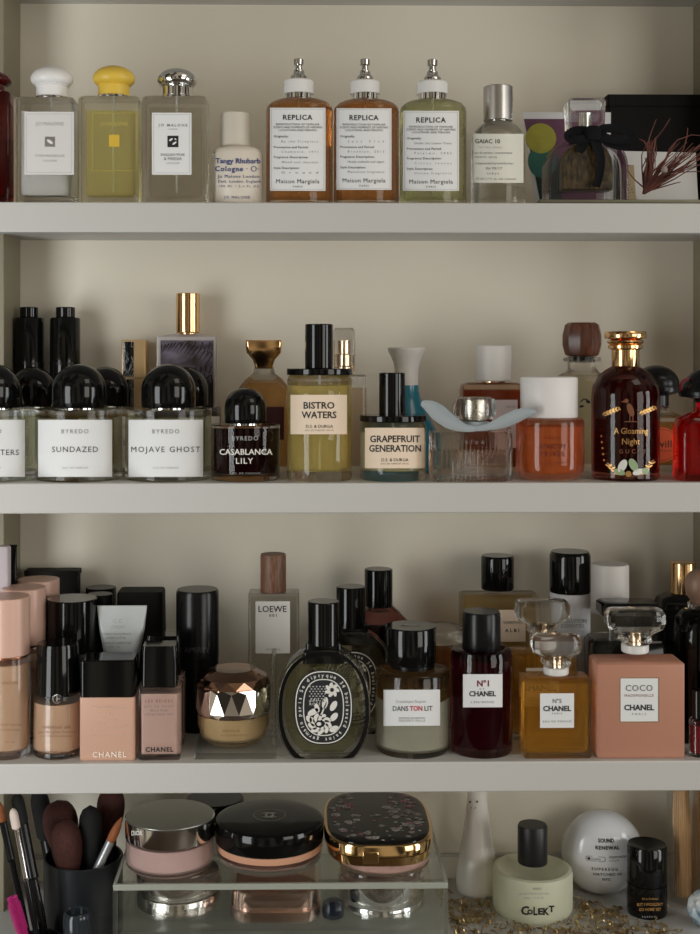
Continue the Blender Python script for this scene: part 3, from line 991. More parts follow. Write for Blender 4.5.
# orange bottle with white cap
t = Thing('perfume_bottle', 'flat burnt-orange bottle with white cylindrical cap at the back', BT, 491.5, .115, 2)
t.loft('glass_body', [(None, 29, 14, 3), (U(2), 30.5, 15, 3), (389, 30.5, 15, 3), (385, 29, 14, 3), (383, 25, 11, 3)], glass('orange_glass', (.93, .76, .62)), n=3)
t.loft('perfume', [(U(6), 27, 11.5, 3), (391, 27, 11.5, 3)], liquid('burnt_orange', (192, 98, 54), .4, (170, 84, 46)), n=3)
t.label('label', 492, 517.5, 400, 448, [('EAU DE', 511, 407, 9, GR, 2)], pbr('lilac_paper', lin(214, 200, 202), .6), front=15, shapes=[(K, arc_band(509, 430, 1.6, 2.4, .4, 5.4, 10)), (K, arc_band(508, 438, 1.6, 2.4, 1.4, 6.0, 10)), (K, rect(507, 511, 420, 421)), (K, rect(507, 511, 423, 424.2))])
t.cyl('collar', 12, 383, 380.5, PGOLD, cx=493.5, bev=.3)
t.cyl('cap', 17.5, 381.5, 345.5, pbr('cap_white', lin(222, 218, 214), .45), cx=493.5, bev=1)

# ribbed bottle with grey bow
t = Thing('perfume_bottle', 'clear ribbed bottle with pale grey-blue ribbon bow', BT, 470, front_y(19), 2)
def ribbed(t, name, a, b, rc, y0, y1, amp, nrib, mat):
    u = t.u
    ring = []
    N = nrib * 2 * 4
    base = rrect(a, b, rc, 6)
    per = [0]
    for i in range(len(base)):
        p, q = base[i], base[(i + 1) % len(base)]
        per.append(per[-1] + math.hypot(q[0] - p[0], q[1] - p[1]))
    for k in range(N):
        d = per[-1] * k / N
        i = max(j for j in range(len(base)) if per[j] <= d)
        p, q = base[i], base[(i + 1) % len(base)]
        w = (d - per[i]) / max(1e-9, per[i + 1] - per[i])
        x, y = p[0] + (q[0] - p[0]) * w, p[1] + (q[1] - p[1]) * w
        ring.append((x, y))
    za, zb = t.z(y0), t.z(y1)
    zs = [(0.0, .96, 0), (1.5 * u, 1, 0), (3 * u, 1, 1), (za - 2 * u, 1, 1), (za, 1, 0), (zb - 1 * u, 1, 0), (zb, .97, 0)]
    vs, fs = [], []
    for z, sc, am in zs:
        for k, (x, y) in enumerate(ring):
            w = 1 - am * amp * abs(math.sin(PI * nrib * 2 * k / N)) ** .5 / math.hypot(x, y)
            vs.append((x * sc * w * u, y * sc * w * u, z))
    for i in range(len(zs) - 1):
        for k in range(N):
            k2 = (k + 1) % N
            fs.append((i * N + k, i * N + k2, (i + 1) * N + k2, (i + 1) * N + k))
    fs += [tuple(range(N))[::-1], tuple((len(zs) - 1) * N + k for k in range(N))]
    return link(name, mesh_of(name, vs, fs), mat, t.root, sharp=50)
ribbed(t, 'ribbed_glass_body', 40, 18.5, 4, 448, 431.5, 1.6, 26, GLASS)
t.loft('perfume', [(U(7), 33, 12.5, 4), (450, 33, 12.5, 4)], liquid('blush_liquid', (232, 214, 196), .06), n=3)
t.lathe('collar', [(13, 431.5), (13, 424), (11, 423)], CHROME)
t.lathe('clear_cap', [(18, 420), (21.5, 417), (22, 405), (20, 399.5), (16, 397.5), (0, 397.5)], GLASS, n=12, cx=474.5)
t.cyl('silver_core', 11.5, 421, 400.5, ramp_mat('textured_silver', 'voronoi', [(.1, (120, 112, 100)), (.6, (210, 204, 192))], (1, 1, 1), .3, 2, 0, 500, metal=1.0), cx=474.5, bev=.5)
RG = pbr('grey_blue_ribbon', lin(158, 166, 170), .6, bump=.15, bscale=900)
kn = t.lathe('ribbon_knot', [(14.5, 430), (15.5, 428.5), (15.5, 423.5), (14.5, 422)], RG, cx=474)
ribbon(t, 'ribbon_wing', [(474, 428, 17), (462, 427, 19), (448, 421, 20), (436, 412, 20), (428, 406, 19), (419.5, 402.5, 18)], [5, 8, 15, 17, 13, 4], RG, parent=kn, bulge=.45)
ribbon(t, 'ribbon_wing', [(474, 428, 17), (486, 426, 19), (500, 421, 20), (514, 415, 20), (524, 412, 19), (533, 411, 18)], [5, 7, 12, 13, 9, 3], RG, parent=kn, bulge=.45)
t.label('lettering', 0, 0, 0, 0, [('Chloé', 471, 442, 26, GR, 4.6)], None, front=19.3)

# apricot bottle
t = Thing('perfume_bottle', 'squat orange-red bottle with large white cap', BT, 550, front_y(34), 2)
t.lathe('glass_body', [(25, None), (30.5, U(2.5)), (33.5, U(8)), (34, U(16)), (34, 424), (33, 420.5), (29, 418.5), (24, 418)], glass('apricot_glass', (.99, .91, .86)))
t.lathe('perfume', [(22, U(6)), (27, U(8)), (30, U(14)), (30, 428), (0, 428)], liquid('apricot_liquid', (240, 160, 108), .35, (230, 122, 66)))
t.lathe('cap', [(28, 418.5), (28.5, 417.5), (28.5, 380), (27.5, 377.8), (24, 377), (0, 377)], pbr('matte_white_cap', lin(226, 222, 220), .45), cx=549)
BR = pbr('dark_red_ink', lin(70, 14, 12), .5)
t.label('lettering', 0, 0, 0, 0, [('PHLUR', 552, 438, 15, BR, 2.6), ('APRICOT', 552.5, 446.5, 28, BR, 4.6, .01), ('PRIVÉE', 552.5, 454, 24, BR, 4.6, .01), ('EAU DE PARFUM', 552.5, 463, 24, BR, 1.8)], None, wrap=(34, 34))

# wood capped bottle
t = Thing('perfume_bottle', 'clear bottle with faceted dark wooden cap at the back', BT, 582, .135, 2)
DWOOD = ramp_mat('dark_wood', 'noise', [(.3, (52, 26, 18)), (.7, (112, 66, 46))], (4, 4, .6), .28, 5, .6, 60)
t.loft('glass_body', [(None, 30, 16, 9), (U(2), 31, 17, 9), (386, 31, 17, 9), (377, 25, 14, 9), (372, 16, 11, 8), (369, 14, 10, 8), (362, 14, 10, 8)], GLASS, n=5)
t.loft('perfume', [(U(7), 27, 13, 8), (385, 27, 13, 8), (379, 21, 11, 8)], liquid('pale_liquid', (226, 222, 196), .04), n=5)
t.lathe('clear_flange', [(12, 363), (18, 361.5), (19, 359.5), (18, 357.5), (10, 356.5)], GLASS)
t.lathe('collar', [(9, 361), (9, 355)], BLACK)
t.lathe('wooden_cap', [(14, 356.5), (17, 355), (19.6, 345), (19.6, 335), (17, 324.5), (14, 322.5), (0, 322.5)], DWOOD, n=10, sharp=20)
t.label('emblem', 0, 0, 0, 0, [], None, front=17, shapes=[(K, arc_band(585, 404, 4, 5.2, .3, 2.8, 12)), (K, ellipse(588, 402, 2.6, 1.6, 10, .4)), (K, [(579, 406), (583, 405), (584, 407), (580, 408)])])

# dark red round bottle with gold decoration
t = Thing('perfume_bottle', 'tall dark wine-red bottle with gold printed sprigs and gold stopper', BT, 625.5, front_y(33.5), 2)
t.lathe('glass_body', [(31.5, None), (33.5, U(2.5)), (33.5, 396), (32, 386), (27, 376.5), (20, 370.5), (14, 367), (12, 366)], glass('wine_glass', (.62, .28, .24)))
t.lathe('perfume', [(27, U(7)), (30, U(10)), (30, 396), (28, 388), (22, 380), (0, 380)], liquid('wine_liquid', (96, 26, 22), .55, (74, 20, 16)))
t.lathe('gold_stopper', [(13, 367), (13.5, 366), (13.5, 350), (15, 349.5), (17, 348.5), (17, 345.5), (15, 344.5), (17, 343.5), (18, 342), (17.5, 340.5), (14, 339.5), (20, 338.5), (20.5, 337.5), (20.5, 333.5), (19.5, 331.5), (16, 331), (0, 331)], GOLD)
sh = []
def sprig(x0, y0, x1, y1, n, s):
    for k in range(n):
        q = (k + .5) / n
        x, y = x0 + (x1 - x0) * q, y0 + (y1 - y0) * q
        for sg in (-1, 1):
            sh.append((GINK, ellipse(x + sg * 1.8, y - 1.8 * s, 2.2, .75, 10, sg * .9 * s)))
    sh.append((GINK, [(x0, y0 - .3), (x1, y1 - .3), (x1, y1 + .3), (x0, y0 + .3)]))
sprig(604, 416, 619, 410, 5, 1)
sprig(655, 409, 641, 415, 5, 1)
sprig(607, 463, 619, 474, 4, -.6)
sprig(653, 460, 641, 474, 4, -.6)
for k in range(5):
    sh.append((GINK, ellipse(600 + k * .8, 436 + 6 * k, 1.0, 1.0, 8)))
GRN = pbr('green_leaf_ink', lin(150, 170, 130), .5)
for cx, cy, a, b_, q, m in ((622, 466, 4, 7, .5, WINK), (633, 465, 4, 7, -.5, GRN), (619, 472, 6, 3, .3, GRN), (638, 472, 6, 3, -.3, WINK), (628, 474, 3, 3, 0, GINK), (645, 471, 3.4, 3.4, 0, GRN)):
    sh.append((m, ellipse(cx, cy, a, b_, 14, q)))
# bird standing on a twig
BIRD = pbr('bronze_ink', lin(120, 76, 50), .5)
sh += [(BIRD, ellipse(630, 410, 3.2, 7, 14, -.35)), (BIRD, ellipse(626, 401, 2.2, 2.2, 10)), (BIRD, [(624.5, 400.5), (620, 402), (624.5, 402.5)]), (BIRD, rect(629, 629.8, 415, 422)), (BIRD, rect(632, 632.8, 415, 422)), (BIRD, rect(624, 637, 421.4, 422.2))]
t.label('gold_print', 0, 0, 0, 0, [('A Gloaming', 631, 431, 34, GINK, 6), ('Night', 631, 441.5, 18, GINK, 6), ('GUCCI', 632, 451.5, 26, pbr('bronze_ink', lin(120, 76, 50), .5), 4.2)], None, wrap=(33.5, 33.5), shapes=sh)

# two bottles with bowler shaped caps
def bowler(label, px, Y, glassm, lq, capr, rows, half, top, neckm):
    t = Thing('perfume_bottle', label, BT, px, Y, 2)
    b = half * .6
    t.loft('glass_body', [(None, half - 2, b - 1, 9), (U(3), half, b, 10), (top + 16, half, b, 10), (top + 8, half - 3, b - 2, 10), (top + 3, half * .62, b * .7, 8), (top, half * .38, b * .6, 6), (top - 4, half * .36, b * .58, 6)], glassm, n=6)
    t.loft('perfume', [(U(7), half - 6, b - 4, 8), (top + 18, half - 5, b - 4, 8), (top + 12, half - 8, b - 5, 8)], lq, n=6)
    y0, y1, y2, y3 = rows
    t.lathe('neck', [(10.5, top - 2), (10.5, y0)], neckm)
    t.lathe('bowler_cap', [(11, y0 + 1), (12.5, y0), (12.5, y1 + 6), (capr, y1 + 3), (capr + 1, y1), (capr, y1 - 3), (capr - .5, y2 + 8)] + [((capr - .5) * math.cos(PI / 2 * k / 10), y2 + 8 - (y2 + 8 - y3) * math.sin(PI / 2 * k / 10)) for k in range(1, 11)], BLACKS)
    return t
t = bowler('amber bottle with black bowler-shaped cap and round orange label', 656, .118, GLASS, liquid('honey_liquid', (206, 160, 90), .2), 23, (406, 390, 376, 365.5), 32, 411, pbr('dark_red_cap', lin(70, 8, 10), .12))
OR = pbr('orange_label', lin(220, 96, 50), .5)
t.label('label', 0, 0, 0, 0, [('twilly', 665, 444, 24, K, 7, .01), ("d'Hermes", 666, 450.5, 20, K, 2.4)], None, front=19.4, shapes=[(OR, ellipse(662, 445, 17, 17.5, 28)), (K, arc_band(662, 445, 15.4, 15.8, 0, 2 * PI, 28))])
t = bowler('bright red bottle with black bowler-shaped cap, cut off at the right end of the shelf', 707, front_y(20), glass('red_glass', lin(240, 90, 80)), liquid('red_liquid', (214, 34, 30), .25), 27, (402, 394, 390, 368), 31.5, 412, pbr('red_neck', lin(196, 20, 40), .15))
rb = ribbon(t, 'ribbon_ring', [(681, 394, 2), (679, 388, 5), (681, 381, 7), (687, 379, 7), (690, 384, 5), (688, 391, 3), (683, 394, 2)], 2.6, pbr('dark_red_ribbon', lin(110, 22, 34), .5), .8)

# ------------------------------------------------------------------ shelf three
CO = 'cosmetic bottle'
SKIN = pbr('beige_foundation', lin(206, 168, 138), .35, coat=.4)
PINKCAP = pbr('blush_metal_cap', lin(212, 172, 154), .36, .12)
# blush capped foundations, three in a file
for lab, px, Y in (('front blush-capped foundation bottle at the left end of the third shelf', 7.5, .030), ('middle of the three blush-capped foundation bottles', 24, .076), ('rearmost of the three blush-capped foundation bottles', 38.5, .121)):
    t = Thing('foundation_bottle', lab, 'foundation', 7.5, .030, 3, 'blush-capped foundations standing in a file')
    t.lathe('glass_body', [(21.5, None), (22.5, U(1.5)), (22.5, 663), (21.5, 660)], GLASS)
    t.lathe('foundation', [(17, U(7)), (20.5, U(9)), (20.5, 667), (0, 667)], SKIN)
    t.lathe('collar', [(21, 661), (21, 657.5)], pbr('copper', lin(190, 130, 100), .25, 1.0))
    t.cyl('cap', 22.3, 659, 592, PINKCAP, bev=1)
    t.label('lettering', 0, 0, 0, 0, [('LANCOME', 10, 683, 16, pbr('tan_ink', lin(150, 104, 74), .5), 3), ('TEINT IDOLE', 10, 725, 22, pbr('tan_ink', lin(150, 104, 74), .5), 2.4), ('ULTRA WEAR', 10, 730, 20, pbr('tan_ink', lin(150, 104, 74), .5), 2), ('30 ml', 10, 742, 10, pbr('tan_ink', lin(150, 104, 74), .5), 2)], None, wrap=(22.5, 22.5))
    p, _ = at(px, PY0, Y)
    t.root.location.x, t.root.location.y = p.x, Y
# lilac tube at the very edge, dark one behind it
t = Thing('makeup_tube', 'tall pale lilac square-shouldered tube at the left edge of the third shelf', 'tube', -3, .082, 3)
t.loft('body', [(None, 13, 7, 3), (549, 13, 7, 3), (547, 12, 6, 3)], pbr('lilac_plastic', lin(196, 184, 188), .35), n=3)
t = Thing('makeup_tube', 'dark crimped tube leaning against the cabinet side behind the lilac one', 'tube', 13, .113, 3)
t.loft('body', [(None, 5, 4, 3), (565, 4, 3, 2), (548, 4, .8, .5), (545, 4.5, .7, .5)], BLACKS, n=3)

# black slim box at the back
t = Thing('cosmetic_box', 'black slim card box behind the rearmost blush cap', 'box', 53, .198, 3)
t.loft('box', [(None, 26, 9, .6), (575, 26, 9, .6)], BLACKBOX, n=1, bev=.4)
t.loft('lid', [(576, 27, 9.6, .6), (571, 27, 9.6, .6)], BLACKBOX, n=1, bev=.4)

# large black jar with flat top
t = Thing('cosmetic_bottle', 'wide black cylinder bottle with flat top behind the black-capped beige foundation', CO, 72, .086, 3)
t.lathe('body', [(23, None), (24, U(1.5)), (24, 656), (0, 656)], pbr('smoke_silver', lin(120, 124, 126), .2, .7))
t.cyl('cap', 24.8, 655, 593.5, BLACK, bev=.9)
for lab, px, r, Y, y in (('black-capped slim bottle at the back, taller of two', 101, 15, .176, 584.5), ('black-capped slim bottle just in front of its taller twin', 100, 12.5, .137, 591.5)):
    t = Thing('cosmetic_bottle', lab, CO, px, Y, 3)
    t.lathe('body', [(r - 1, None), (r - .5, U(1)), (r - .5, 640), (0, 640)], BLACKS)
    t.cyl('cap', r, 641, y, BLACKS, bev=.8)
# beige foundation with black cap and round emblem
t = Thing('foundation_bottle', 'beige foundation bottle with tall black cap and round silver emblem', 'foundation', 58, front_y(24), 3)
t.lathe('glass_body', [(21, None), (24, U(2)), (24.2, U(10)), (23.5, 703), (22.8, 698), (18, 696.5)], GLASS)
t.lathe('foundation', [(18, U(6)), (22, U(8)), (22.2, U(14)), (21.6, 706), (0, 706)], SKIN)
t.lathe('cap', [(22.3, 698.5), (22.3, 696), (20.6, 641), (19.8, 638), (0, 638)], BLACK, top=3)
GTAN = pbr('brown_ink', lin(120, 84, 60), .5)
t.label('emblem', 0, 0, 0, 0, [], None, wrap=(23.2, 23.2), shapes=[(K, ellipse(57, 699, 5.4, 5.4, 20)), (CHROME, arc_band(57, 699, 3.6, 4.8, .5, 5.6, 16)), (CHROME, rect(56, 60, 698.4, 699.6)), (CHROME, rect(56.4, 57.6, 696, 702))])
t.label('lettering', 0, 0, 0, 0, [('luminous silk', 57, 727, 28, GTAN, 3.4), ('perfect glow flawless', 57, 732, 36, GTAN, 2.2), ('oil-free foundation', 57, 736, 30, GTAN, 2), ('GIORGIO ARMANI', 58, 753, 40, GTAN, 3.6)], None, wrap=(24.2, 24.2))
# boxy peach foundation
t = Thing('foundation_bottle', 'boxy peach foundation tube with square glossy black cap', 'foundation', 110, front_y(20), 3)
t.loft('body', [(None, 26.5, 19, 3), (U(1), 27.2, 19.5, 3), (698, 27.2, 19.5, 3), (697, 26, 18, 3)], pbr('peach_plastic', lin(206, 164, 142), .38), n=3)
t.loft('cap', [(697.5, 26.6, 19.2, 3), (662, 26.6, 19.2, 3), (660.5, 25.5, 18, 3)], BLACK, n=3)
PW = pbr('pale_peach_ink', lin(226, 196, 178), .5)
t.label('lettering', 0, 0, 0, 0, [('VITALUMIERE', 110, 707, 31, PW, 3), ('AQUA', 110, 714, 14, PW, 2.8), ('TEINT PARFAIT', 110, 720, 26, PW, 2), ('CREME COMPACTE', 110, 725, 34, PW, 2), ('ECLAT NATUREL', 110, 729, 30, PW, 2), ('ULTRA-LIGHT SPF 15', 110, 735.5, 37, PW, 2), ('CHANEL', 109.5, 754.5, 34, pbr('cream_ink', lin(238, 222, 206), .5), 5.4, .02)], None, front=19.5)
# silver-white cream tube
t = Thing('cream_tube', 'silvery white cream tube with crimped top between black bottles', 'tube', 122, .085, 3)
t.lathe('screw_cap', [(13, None), (13.5, U(1)), (13.5, 690), (0, 690)], BLACKS)
t.loft('tube_body', [(692, 12, 10, 9), (680, 16, 11, 10), (655, 18, 10, 9), (630, 22.5, 5, 4), (612, 24.5, 1.2, 1), (606, 25, 1.0, .8)], pbr('pearl_plastic', lin(206, 210, 210), .32, .15, bump=.5, bscale=60), n=5, sharp=60)
t.label('lettering', 0, 0, 0, 0, [('CC', 118, 621, 9, LG, 4), ('CREAM', 118, 627, 13, LG, 3), ('CORRECTION COMPLETE', 117, 634, 28, GR, 2), ('SUPER ACTIVE', 116, 638, 19, GR, 2), ('COMPLETE CORRECTION', 117, 643, 28, GR, 2), ('SPF 50', 114, 647, 12, GR, 2)], None, front=9.6)
# black box
t = Thing('cosmetic_box', 'plain black square-capped bottle at the back beside the cream tube', 'box', 141.5, .150, 3)
t.loft('body', [(None, 22, 16, 4), (650, 22, 16, 4)], BLACKBOX, n=3, bev=.5)
t.loft('cap', [(651, 23.2, 17, 4), (595, 22.5, 16.4, 4), (592.5, 21.5, 15.4, 4)], BLACKBOX, n=3)
# two pink square glass bottles with black caps
PKF = pbr('pink_foundation', lin(208, 172, 158), .4)
for lab, px, Y, txt in (('square clear-glass bottle of pale pink foundation with black cap, front one', 160.5, front_y(16), 'CHANEL'), ('square glass pink foundation bottle mostly hidden behind its twin', 164.5, .064, 'CHANEL')):
    t = Thing('foundation_bottle', lab, 'foundation', 160.5, front_y(16), 3, 'square pink foundations one behind the other')
    t.loft('glass_body', [(None, 20, 14.5, 3), (U(2), 21, 15.5, 3), (689, 21.4, 15.8, 3), (687, 20, 14.5, 3)], GLASS, n=3)
    t.loft('foundation', [(U(6), 17.5, 12, 3), (694, 17.8, 12.5, 3)], PKF, n=3)
    t.loft('cap', [(688, 17.4, 14, 3), (652, 17.0, 13.5, 3), (646.5, 16.4, 13, 3)], BLACK, n=3)
    t.loft('cap_plate', [(646.4, 10, 7, 2), (645.2, 9, 6, 2)], CHROME, n=3)
    t.label('lettering', 0, 0, 0, 0, [('LES BEIGES', 159, 701, 27, pbr('rose_ink', lin(130, 84, 78), .5), 2.8), ('EAU DE TEINT', 159, 706.5, 29, GR, 2), ('BELLE MINE', 159, 710.5, 17, GR, 2), ('WATER-FRESH TINT', 159, 714.5, 29, GR, 2), (txt, 159.5, 749.5, 28, K, 4.6, .03)], None, front=15.6)
    p, _ = at(px, PY0, Y)
    t.root.location.x, t.root.location.y = p.x, Y
# black cylinder
t = Thing('cosmetic_bottle', 'tall matt black cylinder bottle standing left of the gold cream jar', CO, 197.5, .110, 3)
t.lathe('body', [(20, None), (21, U(1.5)), (21, 662), (0, 662)], BLACKS)
t.lathe('cap', [(21.4, 661.5), (21.2, 588), (20, 585.5), (0, 585.5)], BLACKS, top=3)
t.label('lettering', 0, 0, 0, 0, [('AMIREY', 197, 650, 26, pbr('dark_grey_ink', lin(62, 62, 62), .4), 5.5)], None, wrap=(21.2, 21.2))
# clear acrylic stand and faceted cream jar
t = Thing('acrylic_stand', 'low clear acrylic stand with a thin upright under the gold cream jar', 'stand', 237, .047, 3)
ACR = glass('clear_acrylic', (.97, .98, .97), 0.02, 1.49, .5)
t.loft('base_plate', [(None, 40, 39, 2), (U(6), 39.5, 38.5, 2)], ACR, n=2)
t.loft('upright', [(U(6.2), 2, 14, 1), (655, 2, 14, 1)], ACR, cx=274, n=2)
zs_ = SH[3] + 6.4 * t.u
t = Thing('cream_jar', 'faceted gold-toned cream jar on a clear stand', 'jar', 233.5, .046, 3, z=zs_)
JG = glass('champagne_glass', (.90, .84, .72), .03)
def facet(prof, n, tw):
    vs, fs = [], []
    for i, (r, z) in enumerate(prof):
        vs += [(r * math.cos(2 * PI * (k + tw * i) / n), r * math.sin(2 * PI * (k + tw * i) / n), z) for k in range(n)]
    for i in range(len(prof) - 1):
        for k in range(n):
            a_, b_, c_, d_ = i * n + k, i * n + (k + 1) % n, (i + 1) * n + (k + 1) % n, (i + 1) * n + k
            fs += [(a_, b_, d_), (b_, c_, d_)]
    fs += [tuple(range(n))[::-1], tuple((len(prof) - 1) * n + k for k in range(n))]
    return vs, fs
v, f = facet([(24 * t.u, 0.0), (32 * t.u, 6 * t.u), (36 * t.u, 18 * t.u), (36 * t.u, t.z(712))], 14, .5)
link('glass_body', mesh_of('glass_body', v, f), JG, t.root, smooth=False)
t.lathe('cream', [(20, U(6)), (29, U(9)), (32, U(17)), (32, 714), (0, 714)], pbr('champagne_cream', lin(198, 174, 136), .4))
v, f = facet([(36 * t.u, t.z(711)), (37 * t.u, t.z(700)), (36.5 * t.u, t.z(682)), (34 * t.u, t.z(675)), (22 * t.u, t.z(668)), (8 * t.u, t.z(669))], 13, .5)
link('faceted_lid', mesh_of('faceted_lid', v, f), pbr('rose_bronze', lin(150, 118, 98), .12, 1.0), t.root, smooth=False)
v, f = facet([(36.6 * t.u, t.z(710)), (37.6 * t.u, t.z(706)), (37.6 * t.u, t.z(686)), (36.6 * t.u, t.z(683))], 16, .5)
link('chrome_band', mesh_of('chrome_band', v, f), pbr('mirror_band', (.82, .78, .76), .05, 1.0), t.root, smooth=False)
t.label('lettering', 0, 0, 0, 0, [('ABSOLUE', 231, 731, 17, GTAN, 2.6), ('REGENERANTE', 234, 735.5, 26, GTAN, 2)], None, wrap=(36.5, 36.5))

# pale square perfume with wooden cap
t = Thing('perfume_bottle', 'clear square bottle with large off-white label and brown wooden cap', BT, 274, .125, 3)
t.loft('glass_body', [(None, 24, 13, 2), (U(2), 25.4, 14, 2), (595.5, 25.2, 14, 2), (593.8, 24.5, 13, 2)], GLASS, n=3)
t.loft('perfume', [(U(7), 22, 10.5, 2), (601, 22, 10.5, 2)], liquid('clear_liquid', (236, 234, 224), .03), n=3)
t.label('label', 255.5, 290, 601.5, 653.5, [('LOEWE', 272.5, 609, 28, K, 6.2, .01), ('001', 273, 615.5, 7.5, K, 3, .01), ('WOMAN', 273, 649.5, 14, GR, 1.8)], pbr('stone_paper', lin(210, 206, 200), .6), front=14)
t.lathe('wooden_cap', [(12.6, 594), (12.8, 592), (12.8, 553.5), (12.2, 552), (0, 552)], ramp_mat('walnut', 'noise', [(.3, (84, 54, 38)), (.7, (134, 92, 66))], (8, 8, 1), .5, 5, .3, 90), cx=273.2, top=3)

# two oval bottles with decorated ovals
def oval_bottle(label, px, Y, hidden):
    t = Thing('perfume_bottle', label, BT, 323.5, front_y(17), 3, 'oval dark-rimmed bottles with black caps')
    u = t.u
    def oval(a, yc, hb, n=40, flat=None):
        out = []
        for k in range(n):
            q = 2 * PI * k / n
            y = yc + hb * math.copysign(abs(math.sin(q)) ** .88, math.sin(q))
            out.append((a * math.copysign(abs(math.cos(q)) ** .88, math.cos(q)), y))
        return out
    yb = t.by
    o1 = [(x, min(y, yb)) for x, y in oval(46.5, 706, 60)]
    slab2 = slab(t, 'glass_body', o1, -15, 15, GLASS, 3)
    slab(t, 'perfume', [(x, min(max(y, 664), yb - 6)) for x, y in oval(38.5, 704, 50)], -11, 11, liquid('olive_liquid', (214, 210, 180), .12, (158, 152, 116)), 1.5)
    # dark outline ring set on the front face
    ring_o, ring_i = oval(44.8, 706, 57.5, 48), oval(41.2, 705.0, 53.2, 48)
    vs, fs = [], []
    for (xo, yo), (xi, yi) in zip(ring_o, ring_i):
        for x, y in ((xo, yo), (xi, yi)):
            for d in (14.6, 15.9):
                vs.append((x * u, -d * u, t.z(min(y, yb - 1))))
    n = len(ring_o)
    for k in range(n):
        a_, b_ = 4 * k, 4 * ((k + 1) % n)
        fs += [(a_ + 1, b_ + 1, b_ + 3, a_ + 3), (a_, a_ + 2, b_ + 2, b_), (a_, b_, b_ + 1, a_ + 1), (a_ + 2, a_ + 3, b_ + 3, b_ + 2)]
    link('rim_line', mesh_of('rim_line', vs, fs), BLACK, t.root)
    t.loft('collar', [(664, 20.5, 11, 3), (652, 20, 11, 3), (650, 18, 10, 3), (644, 17.5, 10, 3)], BLACK, n=3)
    t.cyl('cap', 15.8, 648, 598, BLACK, bev=1)
    # decorated oval label
    cx, cy, A, B_ = 323.5, 707.5, 29.5, 37.5
    sup = lambda a, b_, n=44: [(cx + a * math.copysign(abs(math.cos(2 * PI * k / n)) ** .8, math.cos(2 * PI * k / n)), cy + b_ * math.copysign(abs(math.sin(2 * PI * k / n)) ** .8, math.sin(2 * PI * k / n))) for k in range(n)]
    def band(a0, b0, a1, b1, m):
        o_, i_ = sup(a1, b1), sup(a0, b0)
        return [(m, [o_[k], o_[(k + 1) % 44], i_[(k + 1) % 44], i_[k]]) for k in range(44)]
    sh = [(K, sup(A, B_))]
    sh2 = band(A - 2.2, B_ - 2.2, A - 1.2, B_ - 1.2, WINK) + band(A - 10, B_ - 10, A - 9, B_ - 9, WINK)
    # rose: petals, leaves and a lattice
    fl = []
    for k in range(7):
        for j in range(5):
            fl.append((LG, rect(309 + j * 3.4 + (k % 2) * 1.7, 310.6 + j * 3.4 + (k % 2) * 1.7, 686 + k * 2.4, 687.2 + k * 2.4)))
    for q in range(7):
        fl.append((WINK, ellipse(332 + 4.6 * math.cos(q * .9), 690 + 4.6 * math.sin(q * .9), 3.2, 1.8, 10, q * .9 + .5)))
    for (x, y, a, b_, r) in ((325, 703, 3, 6, .2), (333.5, 706, 3, 5.6, .5), (313, 712, 6, 3, -.5), (334, 717, 3, 5, .7), (309, 719, 2.6, 4, -.6), (334, 729, 3.0, 5, 1.2), (317, 708, 2.4, 4.6, -.3)):
        fl.append((WINK, ellipse(x, y, a, b_, 14, r)))
    for q in range(9):
        fl.append((WINK, ellipse(320 + 8.2 * math.cos(q * .7), 724 + 6.8 * math.sin(q * .7), 5.0, 2.5, 12, q * .7 + .9)))
    for q in range(6):
        fl.append((K, ellipse(319 + 3.8 * math.cos(q * 1.05), 724 + 3.2 * math.sin(q * 1.05), 1.8, .5, 10, q * 1.05 + 1.2)))
    fl.append((WINK, ellipse(319, 724, 2.4, 2.0, 12)))
    fl.append((WINK, [(320, 716), (326, 702), (327, 702.5), (321.5, 716.5)]))
    L = [('EAU', 314.5, 700, 8, WINK, 2.8), ('ROSE', 315, 704, 11, WINK, 2.8)]
    lb = t.label('oval_label', 0, 0, 0, 0, L, None, front=16.0, shapes=[(m, p) for m, p in sh])
    # flat ornaments share one height each so they do not pile up
    def orn(name, items, e, lines=()):
        vs, fs, mi, slots = [], [], [], []
        for m, poly in items:
            if m not in slots:
                slots.append(m)
            b0 = len(vs)
            for j, (x, y) in enumerate(poly):
                vs.append((t.x(x, 16), -16 * u - e, t.z(y, 16)))
            fs.append(tuple(range(b0, b0 + len(poly))))
            mi.append(slots.index(m))
        for (tx, x0_, y0_, ang, hgt) in lines:
            tv, tf, a_, b_ = text_geo(tx, .015)
            if WINK not in slots:
                slots.append(WINK)
            s_ = hgt / CAPH
            b0 = len(vs)
            for (x, y) in tv:
                X, Y_ = (x - (a_ + b_) / 2) * s_, -(y - CAPH * .42) * s_
                xr, yr = X * math.cos(ang) - Y_ * math.sin(ang), X * math.sin(ang) + Y_ * math.cos(ang)
                vs.append((t.x(x0_ + xr, 16), -16 * u - e, t.z(y0_ + yr, 16)))
            for q in tf:
                fs.append(tuple(i + b0 for i in q))
                mi.append(slots.index(WINK))
        me = bpy.data.meshes.new(name)
        me.from_pydata(vs, [], fs)
        me.polygons.foreach_set('material_index', mi)
        me.update()
        link(name, me, slots, lb, smooth=False)
    words = 'diptyque 34 boulevard saint germain paris 5e '
    LN = []
    n = len(words)
    pts = sup(A - 5.6, B_ - 5.6, 400)
    per = [0]
    for k in range(400):
        p, q = pts[k], pts[(k + 1) % 400]
        per.append(per[-1] + math.hypot(q[0] - p[0], q[1] - p[1]))
    start = per[-1] * .66
    for k, ch in enumerate(words):
        if ch == ' ':
            continue
        d = (start + per[-1] * k / n) % per[-1]
        i = max(j for j in range(401) if per[j] <= d) % 400
        p, q = pts[i], pts[(i + 3) % 400]
        LN.append((ch, p[0], p[1], math.atan2(q[1] - p[1], q[0] - p[0]), 3.6))
